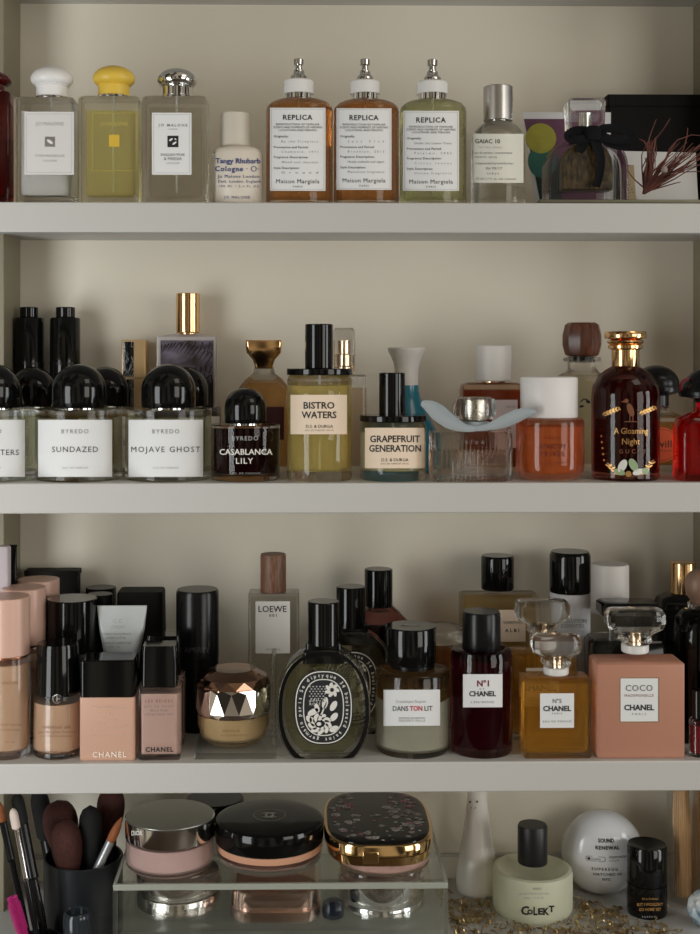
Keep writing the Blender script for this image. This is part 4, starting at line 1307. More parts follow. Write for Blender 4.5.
    orn('ring_lettering', sh2, .0006, LN)
    orn('rose_print', fl, .0006)
    p, _ = at(px, PY0, Y)
    t.root.location.x, t.root.location.y = p.x, Y
    return t
oval_bottle('oval glass bottle with black cap and white-on-black rose label, front one', 323.5, front_y(17), False)
oval_bottle('oval bottle with black cap half hidden behind the front oval bottle', 351, .098, True)

# back: red-shouldered bottle with black cap
t = Thing('perfume_bottle', 'dark red bottle with long black cap behind the oval bottles', BT, 381, .168, 3)
t.loft('glass_body', [(None, 29, 14, 4), (U(2), 30, 15, 4), (628, 30, 15, 4), (614, 18, 11, 4), (608, 12, 9, 4)], glass('wine_glass', (.62, .28, .24)), n=3)
t.loft('perfume', [(U(7), 26, 11, 4), (630, 26, 11, 4)], liquid('dark_wine_liquid', (70, 12, 14), .5, (44, 8, 10)), n=3)
t.cyl('cap', 14, 609, 566.5, BLACK, cx=378.5, bev=1)
t.cyl('collar', 11, 613, 608, BLACK, cx=378.5, bev=.5)

# round bottle with thick black cap, frosted below
t = Thing('perfume_bottle', 'round clear bottle with thick black cap and wide white label with red word', BT, 412.5, front_y(37), 3)
hh = t.z(675.5, 34) / t.u
t.lathe('glass_body', [(35.5, None), (37.3, U(3)), (37.3, U(hh - 5)), (36.5, U(hh - 2)), (34, U(hh)), (27, U(hh + .6))], GLASS)
t.lathe('perfume', [(35.6, U(hh - 28)), (35.6, U(hh - 10)), (0, U(hh - 10))], liquid('tea_liquid', (206, 176, 130), .12, (150, 118, 76)))
t.lathe('frosted_base', [(30, U(5)), (35.4, U(8)), (35.4, U(hh - 29)), (0, U(hh - 29))], liquid('hazy_liquid', (222, 216, 192), .7, (196, 192, 172)))
t.lathe('collar', [(22, U(hh)), (22, U(hh + 4))], BLACKS)
t.lathe('cap', [(24.8, 668.5), (25.5, 667), (25.5, 622), (24.5, 620.5), (0, 620.5)], BLACK, cx=410.5, top=3)
t.label('label', 383.5, 440, 690, 726, [('Dominique Ropion', 411, 701.5, 30, LG, 3), ('DANS', 400.5, 708.5, 15.5, K, 4.8, .01), ('TON', 416, 708.5, 12.5, RED, 4.8, .02), ('LIT', 428.5, 708.5, 8, K, 4.8, .01), ('EDITIONS DE PARFUMS', 412, 718.2, 26, GR, 1.8), ('FREDERIC MALLE', 412, 720.8, 26, GR, 2)], PAPER, wrap=(37.3, 37.3))
tp = t.label('cap_print', 0, 0, 0, 0, [], None, front=0)
bpy.data.objects.remove(tp)
tv, tf, a_, b_ = text_geo('Malle', .01)
ztop = t.z(620.5, -24.5) + .0003
v = [((x - (a_ + b_) / 2) * .0095 + t.x(410.5), (y - .3) * .0095, ztop) for x, y in tv]
me = bpy.data.meshes.new('cap_lettering')
me.from_pydata(v, [], tf)
link('cap_lettering', me, LG, t.root, smooth=False)

# amber glass pot behind
t = Thing('glass_pot', 'low amber glass pot with thick clear rim behind the thick-capped round bottle', 'pot', 440, .125, 3)
t.lathe('glass_body', [(23, None), (25, U(2)), (25, 648), (24, 646)], GLASS)
t.lathe('amber_filling', [(19, U(5)), (22.5, U(7)), (22.5, 650), (0, 650)], liquid('pot_amber', (176, 118, 66), .4))
t.lathe('glass_lid', [(25, 646), (25.5, 644), (25.5, 635), (24, 632), (0, 632)], GLASS)

# wide back bottle with black cap
t = Thing('perfume_bottle', 'wide half-full square bottle with black cap and cream label at the back', BT, 498.5, .182, 3)
t.loft('glass_body', [(None, 37, 12, 3), (U(2), 38.5, 13, 3), (597, 38.5, 13, 3), (594.5, 36, 11, 3)], GLASS, n=3)
t.loft('perfume', [(U(7), 34, 9.5, 3), (599, 34, 9.5, 3)], liquid('half_amber', (214, 190, 140), .12), n=3)
t.label('label', 487, 525.5, 610, 642, [('FLORABOTANICA', 513, 622.5, 19, K, 2.6), ('ALBI', 512, 630.5, 14, K, 3.4, .02)], CREAM, front=13)
t.lathe('cap', [(15.5, 592), (16.4, 591), (16.4, 555), (15.4, 553), (0, 553)], BLACK, cx=497.5, top=3)

# dark plum round bottle
t = Thing('perfume_bottle', 'near-black plum round bottle with black cap and small white label', BT, 481.5, front_y(30.5), 3)
t.lathe('glass_body', [(29, None), (30.6, U(2.5)), (30.6, 662), (29.5, 656), (26, 653), (20, 652)], glass('plum_glass', (.62, .28, .36)))
t.lathe('perfume', [(25, U(8)), (27.5, U(10)), (27.5, 664), (0, 664)], liquid('plum_liquid', (96, 18, 44), .6, (72, 10, 32)))
t.lathe('cap', [(18.4, 657), (19.2, 655), (19.0, 610), (17.8, 607.5), (0, 607.5)], BLACKS, top=3)
t.label('label', 463, 502.5, 674.5, 707.5, [('N°1', 483, 683.5, 12, PLUM, 5.8, .03), ('DE', 482, 689, 4.5, K, 1.6), ('CHANEL', 482.5, 693.8, 27, K, 5, .03), ('L\'EAU ROUGE', 482.5, 702.2, 23, GR, 2.2)], PAPER, wrap=(30.6, 30.6))


def stopper(t, cx, y0, y1, half, neck):
    """faceted clear glass stopper on its collar"""
    h = y0 - y1
    t.lathe('collar', [(neck * .92, y0), (neck, y0 - 1), (neck, y0 - h * .17), (neck * .85, y0 - h * .2)], pbr('milky_ring', lin(222, 220, 216), .3), cx)
    v1 = t.loft('stopper', [(y0 - h * .2, neck * .8, neck * .8, neck * .3), (y0 - h * .26, neck * 1.15, neck * 1.05, neck * .5), (y0 - h * .38, neck * 1.1, neck, neck * .5), (y0 - h * .46, half * .62, neck * .9, 5), (y0 - h * .55, half * .93, neck * .95, 6), (y0 - h * .66, half, neck, 6),
                              (y0 - h * .86, half, neck, 6), (y0 - h * .96, half * .90, neck * .9, 6), (y1, half * .62, neck * .6, 5)], glass('stopper_glass', (.99, .99, .98), thin=.12), cx=cx, n=2, sharp=15)
    t.lathe('gold_nozzle', [(neck * .45, y0 - h * .2), (neck * .45, y0 - h * .50), (neck * .25, y0 - h * .54), (0, y0 - h * .54)], PGOLD, cx)
    return v1


def square_flacon(label, x0, x1, top, half, lq, lqtop, st, lab, lines, Y=None, gl=None, depth=17, bc=2.5, border=None, as_px=None):
    xc, a = (x0 + x1) / 2, (x1 - x0) / 2
    b = depth
    t = Thing('perfume_bottle', label, BT, xc, Y or front_y(b), 3)
    t.loft('glass_body', [(None, a - 1, b - 1, bc), (U(2), a, b, bc), (top + 3, a, b, bc), (top + .8, a - 2, b - 2, bc), (top, a - 4, b - 4, bc)], gl or GLASS, n=2)
    if lq:
        t.loft('perfume', [(U(5), a - 6, b - 5, 4), (U(8), a - 3.2, b - 3, 4), (lqtop - 3, a - 3.2, b - 3, 4)], lq, n=3)
    stopper(t, *st)
    if lab:
        t.label('label', *lab, lines, PAPER, front=b, border=border)
    return t


AMB = liquid('golden_amber', (246, 206, 122), .2, (236, 176, 72))
square_flacon('square golden bottle with crystal stopper and small white label, front one', 521, 588.5, 678, 35, AMB, 687, (556, 677, 636, 25, 12.5), (540, 574, 693.5, 728),
              [('N°5', 557, 701, 9, GR, 4, .02), ('CHANEL', 557, 708.5, 28, K, 5, .03), ('PARIS', 557, 713.5, 10, GR, 1.8), ('EAU DE PARFUM', 557, 721.5, 28, GR, 2)], depth=17)
square_flacon('golden bottle with crystal stopper standing behind the front golden one', 509, 576, 652, 35, AMB, 660, (542, 646, 601, 27, 12.5), (526, 556, 668, 700), [('N°5', 541, 676, 9, GR, 4, .02), ('CHANEL', 541, 684, 26, K, 5, .03)], Y=.078, depth=15)
square_flacon('large frosted coral-pink square bottle with crystal stopper', 592.5, 679.5, 662, 45, None, 0, (635, 655, 610, 29, 13.5), (619.5, 659, 677.5, 722.5),
              [('COCO', 639, 688, 27, GR, 6, .01), ('MADEMOISELLE', 639, 695.5, 29, pbr('rose_brown_ink', lin(150, 112, 104), .5), 2.6), ('CHANEL', 639, 707.5, 30, K, 5.4, .03), ('PARIS', 639, 714, 14, GR, 2.2)], depth=20, bc=3,
              gl=pbr('frosted_coral', lin(222, 162, 136), .38, trans=.35), border=(PGOLD, 1.0, 0))

# white can with black cap
t = Thing('spray_can', 'white cylindrical can with tall glossy black cap behind the golden bottles', 'spray can', 570, .166, 3)
t.lathe('body', [(19, None), (20, U(1.5)), (20, 596), (19, 595)], pbr('white_can', lin(218, 216, 216), .35))
t.lathe('cap', [(20, 595.5), (20.3, 594), (20.3, 552), (18.5, 548.5), (0, 548.5)], BLACK, top=3)
t.label('lettering', 0, 0, 0, 0, [('POLLUTION', 573, 621, 27, GR, 3.6), ('ESSENTIEL', 573, 626, 24, GR, 3.6), ('PURIFYING MIST', 571, 632, 30, LG, 2), ('anti-pollution', 571, 636, 24, LG, 2)], None, wrap=(20, 20))
# plain white capped bottle
t = Thing('cosmetic_bottle', 'bottle with plain matt white cylinder cap behind the coral bottle', CO, 610, .138, 3)
t.lathe('body', [(17.5, None), (18, U(1)), (18, 640), (0, 640)], pbr('white_can', lin(218, 216, 216), .35))
t.lathe('cap', [(18.6, 616), (18.6, 563), (17.8, 561), (0, 561)], pbr('warm_white_cap', lin(208, 202, 196), .45), top=3)
# black square bottle with black slab cap
t = Thing('perfume_bottle', 'black square bottle with flat black slab stopper behind the coral bottle', BT, 630, .093, 3)
t.loft('body', [(None, 41, 20, 3), (U(2), 42, 21, 3), (646, 42, 21, 3), (641, 39, 18, 3)], BLACK, n=2)
t.lathe('clear_neck', [(13, 642), (13, 620)], GLASS, cx=622)
t.loft('slab_cap', [(620, 25, 15, 2), (617, 28.5, 18, 2), (607, 28.5, 18, 2), (604, 26, 15, 2)], BLACK, cx=628, n=2)
# black bottle with gold cap, ball-capped black bottle, tiny polishes
t = Thing('perfume_bottle', 'black shouldered bottle with polished gold cap at the back right', BT, 681, .150, 3)
t.loft('body', [(None, 26, 16, 6), (U(2), 27, 17, 6), (612, 27, 17, 6), (600, 22, 14, 6), (596, 15, 11, 5)], BLACK, n=4)
t.cyl('cap', 12.5, 596, 560, GOLD, cx=683, bev=.8)
t = Thing('perfume_bottle', 'black glass bottle with round taupe stopper at the right end', BT, 700, .066, 3)
t.lathe('glass_body', [(24, None), (25.5, U(2.5)), (25.5, 634), (24, 622), (18, 614), (12, 611)], glass('smoky_glass', (.05, .055, .05)))
t.lathe('perfume', [(19, U(7)), (22, U(9)), (22, 634), (0, 634)], pbr('ink_black', (.004, .005, .004), .3))
t.lathe('collar', [(11, 612), (12, 611), (12, 605), (10, 604)], GLASS)
t.lathe('ball_stopper', [(9, 606)] + [(15 * math.cos(-.9 + 2.47 * k / 14), 588 - 18.5 * math.sin(-.9 + 2.47 * k / 14)) for k in range(15)], pbr('taupe_wood', lin(138, 110, 92), .4, var=.15, bscale=90))
for lab, px, y in (('small dark red nail polish bottle at the right edge, front', 699, 690),):
    t = Thing('nail_polish', lab, 'nail polish', px, front_y(10), 3)
    t.lathe('bottle', [(9, None), (10, U(1)), (10, 724), (8, 720), (5, 718)], GLASS)
    t.lathe('polish', [(7, U(3)), (8.4, U(4)), (8.4, 727), (0, 727)], pbr('red_polish', lin(120, 16, 28), .2))
    t.cyl('cap', 7, 721, 688, BLACK, bev=.6)

# ------------------------------------------------------------------ lowest shelf
Z4 = SH[4]
fl_ = at(113, PY0, .030)[0].x
fr_ = at(448, PY0, .030)[0].x
OX, OW = (fl_ + fr_) / 2, (fr_ - fl_) / 2
OD0, OD1 = .030, .212
OH = at(280, 884, .030)[0].z - Z4
org = Thing('acrylic_organizer', 'clear acrylic box organizer carrying powder jars on top and tins inside', 'organizer', 280, (OD0 + OD1) / 2, 4)
org.root.location.x = OX
ACB = glass('organizer_acrylic', (.975, .985, .975), 0.0, 1.49, .82)
RIM = pbr('acrylic_edge_glow', lin(186, 190, 178), .25, trans=.35)  # glow of the acrylic edges put in as a paler colour
hd, th = (OD1 - OD0) / 2, .003
MID = .0325


def orgpart(name, *b):
    v, f = box_geo(*b)
    return link(name, mesh_of(name, v, f), ACB, org.root, bev=.0004)


orgpart('side_wall', -OW, -OW + th, -hd, hd, 0, OH)
orgpart('side_wall', OW - th, OW, -hd, hd, 0, OH)
orgpart('back_wall', -OW + th, OW - th, hd - th, hd, 0, OH)
orgpart('front_wall', -OW + th, OW - th, -hd, -hd + th, 0, OH - .0008)
orgpart('bottom_plate', -OW + th, OW - th, -hd + th, hd - th, 0, th)
orgpart('middle_plate', -OW + th, OW - th, -hd + th, hd - th, MID - th, MID)
orgpart('top_plate', -OW + th, OW - th, -hd + th, hd - th, OH - th, OH)
v, f = box_geo(-OW, OW, -hd - .0003, -hd + th, OH - .0054, OH + .0001)
link('front_rim', mesh_of('front_rim', v, f), RIM, org.root, bev=.0004)
for sg in (-1, 1):
    v, f = box_geo(min(sg * (OW + .0002), sg * (OW - .0042)), max(sg * (OW + .0002), sg * (OW - .0042)), -hd - .0004, -hd + .0004, 0, OH - .0055)
    link('corner_rim', mesh_of('corner_rim', v, f), glass('corner_acrylic', (.93, .95, .93), .35, 1.49, .35), org.root)
    v, f = box_geo(min(sg * OW, sg * (OW - th)), max(sg * OW, sg * (OW - th)), -hd + th, hd, OH - .0004, OH + .0006)
    link('side_rim', mesh_of('side_rim', v, f), RIM, org.root, bev=.0002)
ZTOP, ZMID = Z4 + OH + .0004, Z4 + MID + .0004

# powder jar with silver lid
t = Thing('powder_jar', 'round loose powder jar with brushed silver lid and pale pink powder', 'jar', 170, .0795, 4, z=ZTOP)
t.lathe('glass_body', [(40, None), (43.2, U(3)), (43.8, U(8)), (43.8, 850)], glass('frosted_jar', (.97, .95, .95), .18))
t.lathe('powder', [(34, U(3)), (39.5, U(6)), (39.5, 853), (0, 853)], pbr('pink_powder', lin(216, 184, 176), .8))
t.lathe('lid_band', [(44.3, 851), (44.6, 850), (44.6, 832), (43.8, 831)], pbr('mirror_silver', (.80, .79, .77), .08, 1.0))
t.lathe('lid_top', [(43.8, 831.6), (43.6, 830.6), (0, 830.6)], pbr('brushed_lid', (.50, .50, .46), .33, 1.0, bump=.05, bscale=500))
t.label('lettering', 0, 0, 0, 0, [('DIOR', 137, 833, 11, WINK, 4.4, .02)], None, wrap=(44.7, 44.7))

# powder jar with black lid
t = Thing('powder_jar', 'wide powder jar with domed glossy black lid and peach rim', 'jar', 269.5, .0885, 4, z=ZTOP)
t.lathe('clear_body', [(46, None), (51, U(3)), (52.5, U(9)), (52.5, 866), (51, 865)], glass('jar_glass', (.98, .97, .96)))
t.lathe('pink_powder', [(34, U(4)), (41, U(7)), (41, 869), (0, 869)], pbr('deep_pink_powder', lin(200, 160, 146), .8))
t.lathe('peach_ring', [(52.6, 866.5), (53, 865.5), (53, 860), (52, 859)], pbr('peach_ring', lin(208, 156, 126), .35))
hh = t.z(838.4, 53.4) / t.u
t.lathe('lid', [(53.4, 859.5), (54.2, 858.5), (54.2, 841), (53.4, 838.4), (52, U(hh + .7)), (48, U(hh + 1.5)), (30, U(hh + 2.6)), (0, U(hh + 3.0))], BLACK)
zt_ = (hh + 3.05) * t.u
vs, fs = [], []
def flat_band(cx, cy, r0, r1, a0, a1, n=20, z=0):
    b0 = len(vs)
    for k in range(n + 1):
        a = a0 + (a1 - a0) * k / n
        vs.append((cx + r0 * math.cos(a), cy + r0 * math.sin(a), z))
        vs.append((cx + r1 * math.cos(a), cy + r1 * math.sin(a), z))
    for k in range(n):
        fs.append((b0 + 2 * k, b0 + 2 * k + 1, b0 + 2 * k + 3, b0 + 2 * k + 2))
q = t.u
flat_band(0, 0, 15.6 * q, 16.4 * q, 0, 2 * PI, 40, zt_)
flat_band(2.6 * q, 0, 5.0 * q, 7.4 * q, .75, 2 * PI - .75, 20, zt_ + .00004)
flat_band(-2.6 * q, 0, 5.0 * q, 7.4 * q, PI + .75, 3 * PI - .75, 20, zt_ + .00008)
me = bpy.data.meshes.new('lid_emblem')
me.from_pydata(vs, [], fs)
link('lid_emblem', me, pbr('silver_ink', lin(176, 174, 168), .35, .5), t.root, smooth=False)

# clear flat jar with floral compact lying on it
t = Thing('glass_pot', 'flat clear pink-tinted pot underneath the floral compact', 'pot', 383, .0855, 4, z=ZTOP)
PH = .0098
v, f = lathe_geo([(.043, 0), (.045, .0012), (.045, PH - .001), (.044, PH)], 48)
link('glass_body', mesh_of('glass_body', v, f), glass('pink_tint_glass', (.97, .90, .88), .05), t.root)
v, f = lathe_geo([(.038, .0015), (.040, .003), (.040, PH - .002), (.0385, PH - .0015)], 48)
link('pink_filling', mesh_of('pink_filling', v, f), pbr('soft_pink_filling', lin(214, 178, 168), .6), t.root)
t = Thing('compact_case', 'gold compact with black lid printed with small pink and white flowers', 'compact', 377, .1105, 4, z=ZTOP + PH + .0004)
CA, CB, CH = .0535, .075, .0225
def sq(a, b, n, e):
    return [(a * math.copysign(abs(math.cos(2 * PI * k / n)) ** e, math.cos(2 * PI * k / n)), b * math.copysign(abs(math.sin(2 * PI * k / n)) ** e, math.sin(2 * PI * k / n))) for k in range(n)]
def stack(levels, n=56):
    vs, fs = [], []
    for a, b, z, e in levels:
        vs += [(x, y, z) for x, y in sq(a, b, n, e)]
    for i in range(len(levels) - 1):
        for k in range(n):
            k2 = (k + 1) % n
            fs.append((i * n + k, i * n + k2, (i + 1) * n + k2, (i + 1) * n + k))
    fs += [tuple(range(n))[::-1], tuple((len(levels) - 1) * n + k for k in range(n))]
    return vs, fs
v, f = stack([(CA - .006, CB - .006, 0, .62), (CA - .002, CB - .002, .002, .62), (CA - .001, CB - .001, .010, .62)])
link('gold_base', mesh_of('gold_base', v, f), pbr('yellow_gold', (.82, .56, .27), .10, 1.0), t.root)
v, f = stack([(CA - .001, CB - .001, .0105, .62), (CA, CB, .0115, .62), (CA, CB, CH - .003, .62), (CA - .001, CB - .001, CH - .0012, .62), (CA - .0035, CB - .0035, CH - .0005, .62)])
link('gold_lid_rim', mesh_of('gold_lid_rim', v, f), pbr('yellow_gold', (.82, .56, .27), .10, 1.0), t.root)
v, f = stack([(CA - .0030, CB - .0030, CH - .0012, .62), (CA - .0036, CB - .0036, CH + .0002, .62), (CA - .006, CB - .006, CH + .0008, .62), (CA - .009, CB - .009, CH + .0010, .62)])
link('black_lid_panel', mesh_of('black_lid_panel', v, f), BLACK, t.root)
v, f = box_geo(-.018, -.003, -CB - .0012, -CB + .003, .006, .0165)
link('clasp', mesh_of('clasp', v, f), pbr('yellow_gold', (.82, .56, .27), .10, 1.0), t.root, bev=.0008)
random.seed(21)
vs, fs, mi = [], [], []
FM = [pbr('flower_pink', lin(204, 130, 140), .5), pbr('flower_white', lin(222, 212, 206), .5), pbr('flower_grey', lin(150, 142, 136), .5), pbr('leaf_green', lin(84, 92, 72), .5), pbr('flower_heart', lin(120, 44, 58), .5)]
def disc(x, y, r, m, z, n=9, wob=.18):
    b0 = len(vs)
    for k in range(n):
        rr = r * (1 + random.uniform(-wob, wob))
        vs.append((x + rr * math.cos(2 * PI * k / n), y + rr * math.sin(2 * PI * k / n), z))
    fs.append(tuple(range(b0, b0 + n)))
    mi.append(m)
for k in range(260):
    x, y = random.uniform(-CA + .009, CA - .009), random.uniform(-CB + .009, CB - .010)
    if (abs(x) / (CA - .009)) ** 3 + (abs(y) / (CB - .009)) ** 3 > .97:
        continue
    if abs(x + .004) < .016 + .018 * (y + .05) and y > -.045 and random.random() < .9:
        continue
    r = random.choice([.0012, .0016, .0021, .0028, .0037, .0046])
    m = random.choice([0, 1, 1, 2, 2, 3])
    z = CH + .00108 + k * .0000008
    disc(x, y, r, m, z)
    if r > .0020:
        disc(x, y, r * .6, 4 if m == 0 else 2, z + .00022)
        disc(x, y, r * .28, 1, z + .00026)
me = bpy.data.meshes.new('floral_print')
me.from_pydata(vs, [], fs)
me.polygons.foreach_set('material_index', mi)
fp = link('floral_print', me, FM, t.root, smooth=False)
# dark compact behind
t = Thing('compact_case', 'round black compact with gold hinge line behind the two powder jars', 'compact', 215, .174, 4, z=ZTOP)
v, f = lathe_geo([(.028, 0), (.030, .001), (.030, .0125), (.0, .0125)], 40)
link('base', mesh_of('base', v, f), BLACK, t.root)
v, f = lathe_geo([(.0303, .0126), (.0305, .013), (.0305, .0148), (.0303, .0152)], 40)
link('gold_ring', mesh_of('gold_ring', v, f), GOLD, t.root)
v, f = lathe_geo([(.030, .0153), (.030, .029), (.0285, .031), (0, .0315)], 40)
link('lid', mesh_of('lid', v, f), BLACK, t.root)

# tins inside
CH2 = pbr('tin_silver', (.78, .74, .70), .14, 1.0, bump=.03, bscale=60)
t = Thing('metal_tin', 'flat silver tin inside the organizer under the silver-lidded jar', 'tin', 179, .0915, 4, z=ZMID)
v, f = lathe_geo([(.038, 0), (.041, .0015), (.041, .0135), (.0405, .0142)], 56)
link('base', mesh_of('base', v, f), CH2, t.root)
v, f = lathe_geo([(.0395, .0143), (.0395, .0155)], 56)
link('seam', mesh_of('seam', v, f), BLACKS, t.root)
v, f = lathe_geo([(.0410, .0156), (.0416, .0164), (.0416, .029), (.039, .0312), (0, .032)], 56)
link('lid', mesh_of('lid', v, f), CH2, t.root)
t = Thing('metal_tin', 'rounded-square rose gold tin inside the organizer under the black-lidded jar', 'tin', 276, .0805, 4, z=ZMID)
RGD = pbr('rose_gold', (.80, .62, .55), .14, 1.0, bump=.03, bscale=60)
v, f = loft_geo([(0, .040, .038, .02), (.002, .0435, .0415, .022), (.011, .0435, .0415, .022), (.012, .0415, .0395, .02)], 8)
link('base', mesh_of('base', v, f), RGD, t.root)
v, f = loft_geo([(.0121, .041, .039, .02), (.013, .0415, .0395, .02), (.028, .041, .039, .02), (.0305, .038, .036, .018)], 8)
link('lid', mesh_of('lid', v, f), RGD, t.root)
t = Thing('metal_tin', 'round chrome tin inside the organizer beneath the floral compact', 'tin', 381, .0885, 4, z=ZMID)
v, f = lathe_geo([(.038, 0), (.0415, .0015), (.0415, .0075), (.041, .0082)], 56)
link('base', mesh_of('base', v, f), CHROME, t.root)
v, f = lathe_geo([(.0415, .0083), (.0420, .009), (.0420, .030), (.040, .032), (0, .0325)], 56)
link('lid', mesh_of('lid', v, f), CHROME, t.root)
t = Thing('small_pot', 'tiny dark blue round pot between two tins in the organizer', 'pot', 333, .054, 4, z=ZMID)
v, f = lathe_geo([(.007, 0), (.010, .002), (.0112, .008), (.0095, .014), (.006, .017), (0, .0175)], 24)
link('pot', mesh_of('pot', v, f), pbr('ink_blue_glass', (.006, .010, .02), .08), t.root)

# brush cup and brushes
HAIRD = ramp_mat('dark_brown_bristle', 'noise', [(.3, (38, 18, 14)), (.7, (92, 44, 34))], (30, 30, 2), .8, 4, 0, 60, bump=.5)
HAIRK = ramp_mat('black_bristle', 'noise', [(.3, (8, 8, 9)), (.7, (24, 23, 24))], (30, 30, 2), .85, 4, 0, 60, bump=.5)
HAIRO = ramp_mat('orange_bristle', 'noise', [(.3, (116, 62, 30)), (.7, (176, 104, 56))], (40, 40, 2), .7, 4, 0, 60, bump=.4)
t = Thing('brush_cup', 'black round cup full of makeup brushes left of the organizer', 'cup', 83.5, .1005, 4)
R_, H_ = .0386, at(84, 871, .062)[0].z - Z4
v, f = lathe_geo([(R_ - .002, 0), (R_, .0015), (R_, H_ - .001), (R_ - .0008, H_), (R_ - .0022, H_), (R_ - .003, H_ - .002), (R_ - .003, .004), (0, .004)], 48)
link('cup', mesh_of('cup', v, f), pbr('black_cup', (.012, .014, .016), .28), t.root)
CUPX, CUPY = t.root.location.x, t.root.location.y


def brush(label, p0, p1, handle, ferrule, bristle, hm, fm, bm_, tip='dome', hl=.5, fe=.72):
    """makeup brush from handle end p0 to bristle tip p1; radii of handle, ferrule, bristle"""
    p0, p1 = Vector(p0), Vector(p1)
    L = (p1 - p0).length
    root = bpy.data.objects.new('makeup_brush', None)
    root.empty_display_size = .01
    C.objects.link(root)
    root.location = p0
    root.rotation_euler = (p1 - p0).to_track_quat('Z', 'Y').to_euler()
    root['label'], root['category'], root['group'] = label, 'makeup brush', 'makeup brushes on the lowest shelf'
    a, b = L * hl, L * fe
    v, f = lathe_geo([(handle * .35, 0), (handle * .7, .002), (handle, a * .55), (handle * .9, a), (ferrule, a + .0005)], 20)
    link('handle', mesh_of('handle', v, f), hm, root)
    v, f = lathe_geo([(ferrule, a + .0006), (ferrule * 1.06, a + .002), (ferrule * 1.06, a + .003), (ferrule, a + .0045), (ferrule * 1.02, b)], 20)
    link('ferrule', mesh_of('ferrule', v, f), fm, root)
    pr = [(ferrule * .95, b + .0001)]
    n = 12
    for k in range(1, n + 1):
        q = k / n
        if tip == 'dome':
            r = ferrule + (bristle - ferrule) * math.sin(PI / 2 * min(1, q / .62)) if q < .62 else bristle * math.sqrt(max(0, 1 - ((q - .62) / .38) ** 2.2))
        elif tip == 'point':
            r = bristle * (1 + .5 * q) * (1 - q ** 2.2) + .0002
        else:
            r = bristle * math.sqrt(max(0, 1 - max(0, (q - .6) / .4) ** 2))
        pr.append((r, b + (L - b) * q))
    v, f = lathe_geo(pr, 24)
    link('bristles', mesh_of('bristles', v, f), bm_, root)
    return root


HB = pbr('black_handle', (.007, .007, .008), .14)
FB = pbr('black_ferrule', (.012, .012, .012), .2, .5)


def P(px, py, Y):
    return at(px, py, Y)[0]


zin = Z4 + .0052
def cupbrush(label, tx, ty, Y, bx, *a, **k):
    top = P(tx, ty, Y)
    base = Vector((CUPX + bx[0], CUPY + bx[1], zin))
    return brush(label, base, top, *a, **k)


cupbrush('large domed brown powder brush at the back of the black cup', 57, 800, .108, (-.010, .012), .0035, .0078, .0172, HB, FB, HAIRD, 'dome', .40, .52)
cupbrush('domed reddish-brown brush in front of the larger brown one in the cup', 64, 820, .079, (-.006, -.010), .0035, .0078, .0152, HB, FB, HAIRD, 'dome', .34, .48)
cupbrush('thick black-bristled brush in the middle of the cup', 90, 805, .094, (.010, -.002), .0035, .0075, .0118, HB, FB, HAIRK, 'dome', .36, .50)
cupbrush('silver brush with pointed orange-brown bristles leaning right out of the cup', 122, 817, .077, (-.014, -.020), .0028, .0042, .0040, HB, pbr('satin_ferrule', (.45, .46, .47), .35, .7), HAIRO, 'point', .42, .80)
cupbrush('dark brown flat brush at the right back of the cup', 112, 786, .128, (.018, .016), .0035, .0075, .0140, HB, FB, HAIRD, 'dome', .40, .60)
cupbrush('black brush at the left back of the cup', 37, 786, .134, (-.023, .014), .0035, .0070, .0095, HB, FB, HAIRK, 'flat', .42, .6)

# low dark pot with slim brushes leaning left
t = Thing('small_pot', 'low black pot holding slim brushes at the bottom left corner', 'pot', 40, .046, 4)
v, f = lathe_geo([(.021, 0), (.0225, .001), (.0225, .017), (.0215, .018), (.0200, .0175), (.0200, .003), (0, .003)], 36)
link('pot', mesh_of('pot', v, f), pbr('black_cup', (.012, .014, .016), .28), t.root)
QX, QY = t.root.location.x, t.root.location.y
def potbrush(label, tx, ty, Y, bx, *a, **k):
    return brush(label, Vector((QX + bx[0], QY + bx[1], Z4 + .0042)), P(tx, ty, Y), *a, **k)
potbrush('slim brush with white sponge tip and silver ferrule in the bottom left corner', 12.5, 808, .034, (.003, -.010), .0030, .0026, .0040, HB, CHROME, pbr('white_sponge', lin(224, 206, 194), .8, bump=.3, bscale=900), 'flat', .52, .86)
potbrush('slim dark brush with tan tip at the far left edge', -2, 800, .045, (-.008, .002), .0034, .0034, .0040, HB, FB, HAIRO, 'point', .6, .86)
potbrush('thick black-handled brush leaning left beside the white-tipped one', 16, 792, .060, (.006, .006), .0046, .0052, .0060, HB, FB, HAIRK, 'flat', .45, .8)
# magenta spoolie
rt = potbrush('mascara wand with bright magenta bristles in the bottom left corner', 11, 894, .028, (-.006, -.013), .0016, .0010, .0010, HB, CHROME, pbr('magenta_core', lin(150, 20, 90), .5), 'flat', .12, .2)
rt.name, rt['category'], rt['group'] = 'mascara_wand', 'mascara wand', ''
del rt['group']
Lw = (P(11, 894, .028) - rt.location).length
gs = []
for k in range(20):
    z = Lw * (.34 + .60 * k / 19)
    r = .0062 * (1 if 3 < k < 17 else .8)
    for j in range(14):
        a = 2 * PI * j / 14 + k * .3
        gs.append(tube_geo([(.0006 * math.cos(a), .0006 * math.sin(a), z), (r * math.cos(a), r * math.sin(a), z + .0004)], .00035, 4))
v, f = merge(gs)
br_ = link('wand_bristles', mesh_of('wand_bristles', v, f), pbr('magenta_bristle', lin(196, 40, 128), .5), rt)
br_['kind'] = 'stuff'
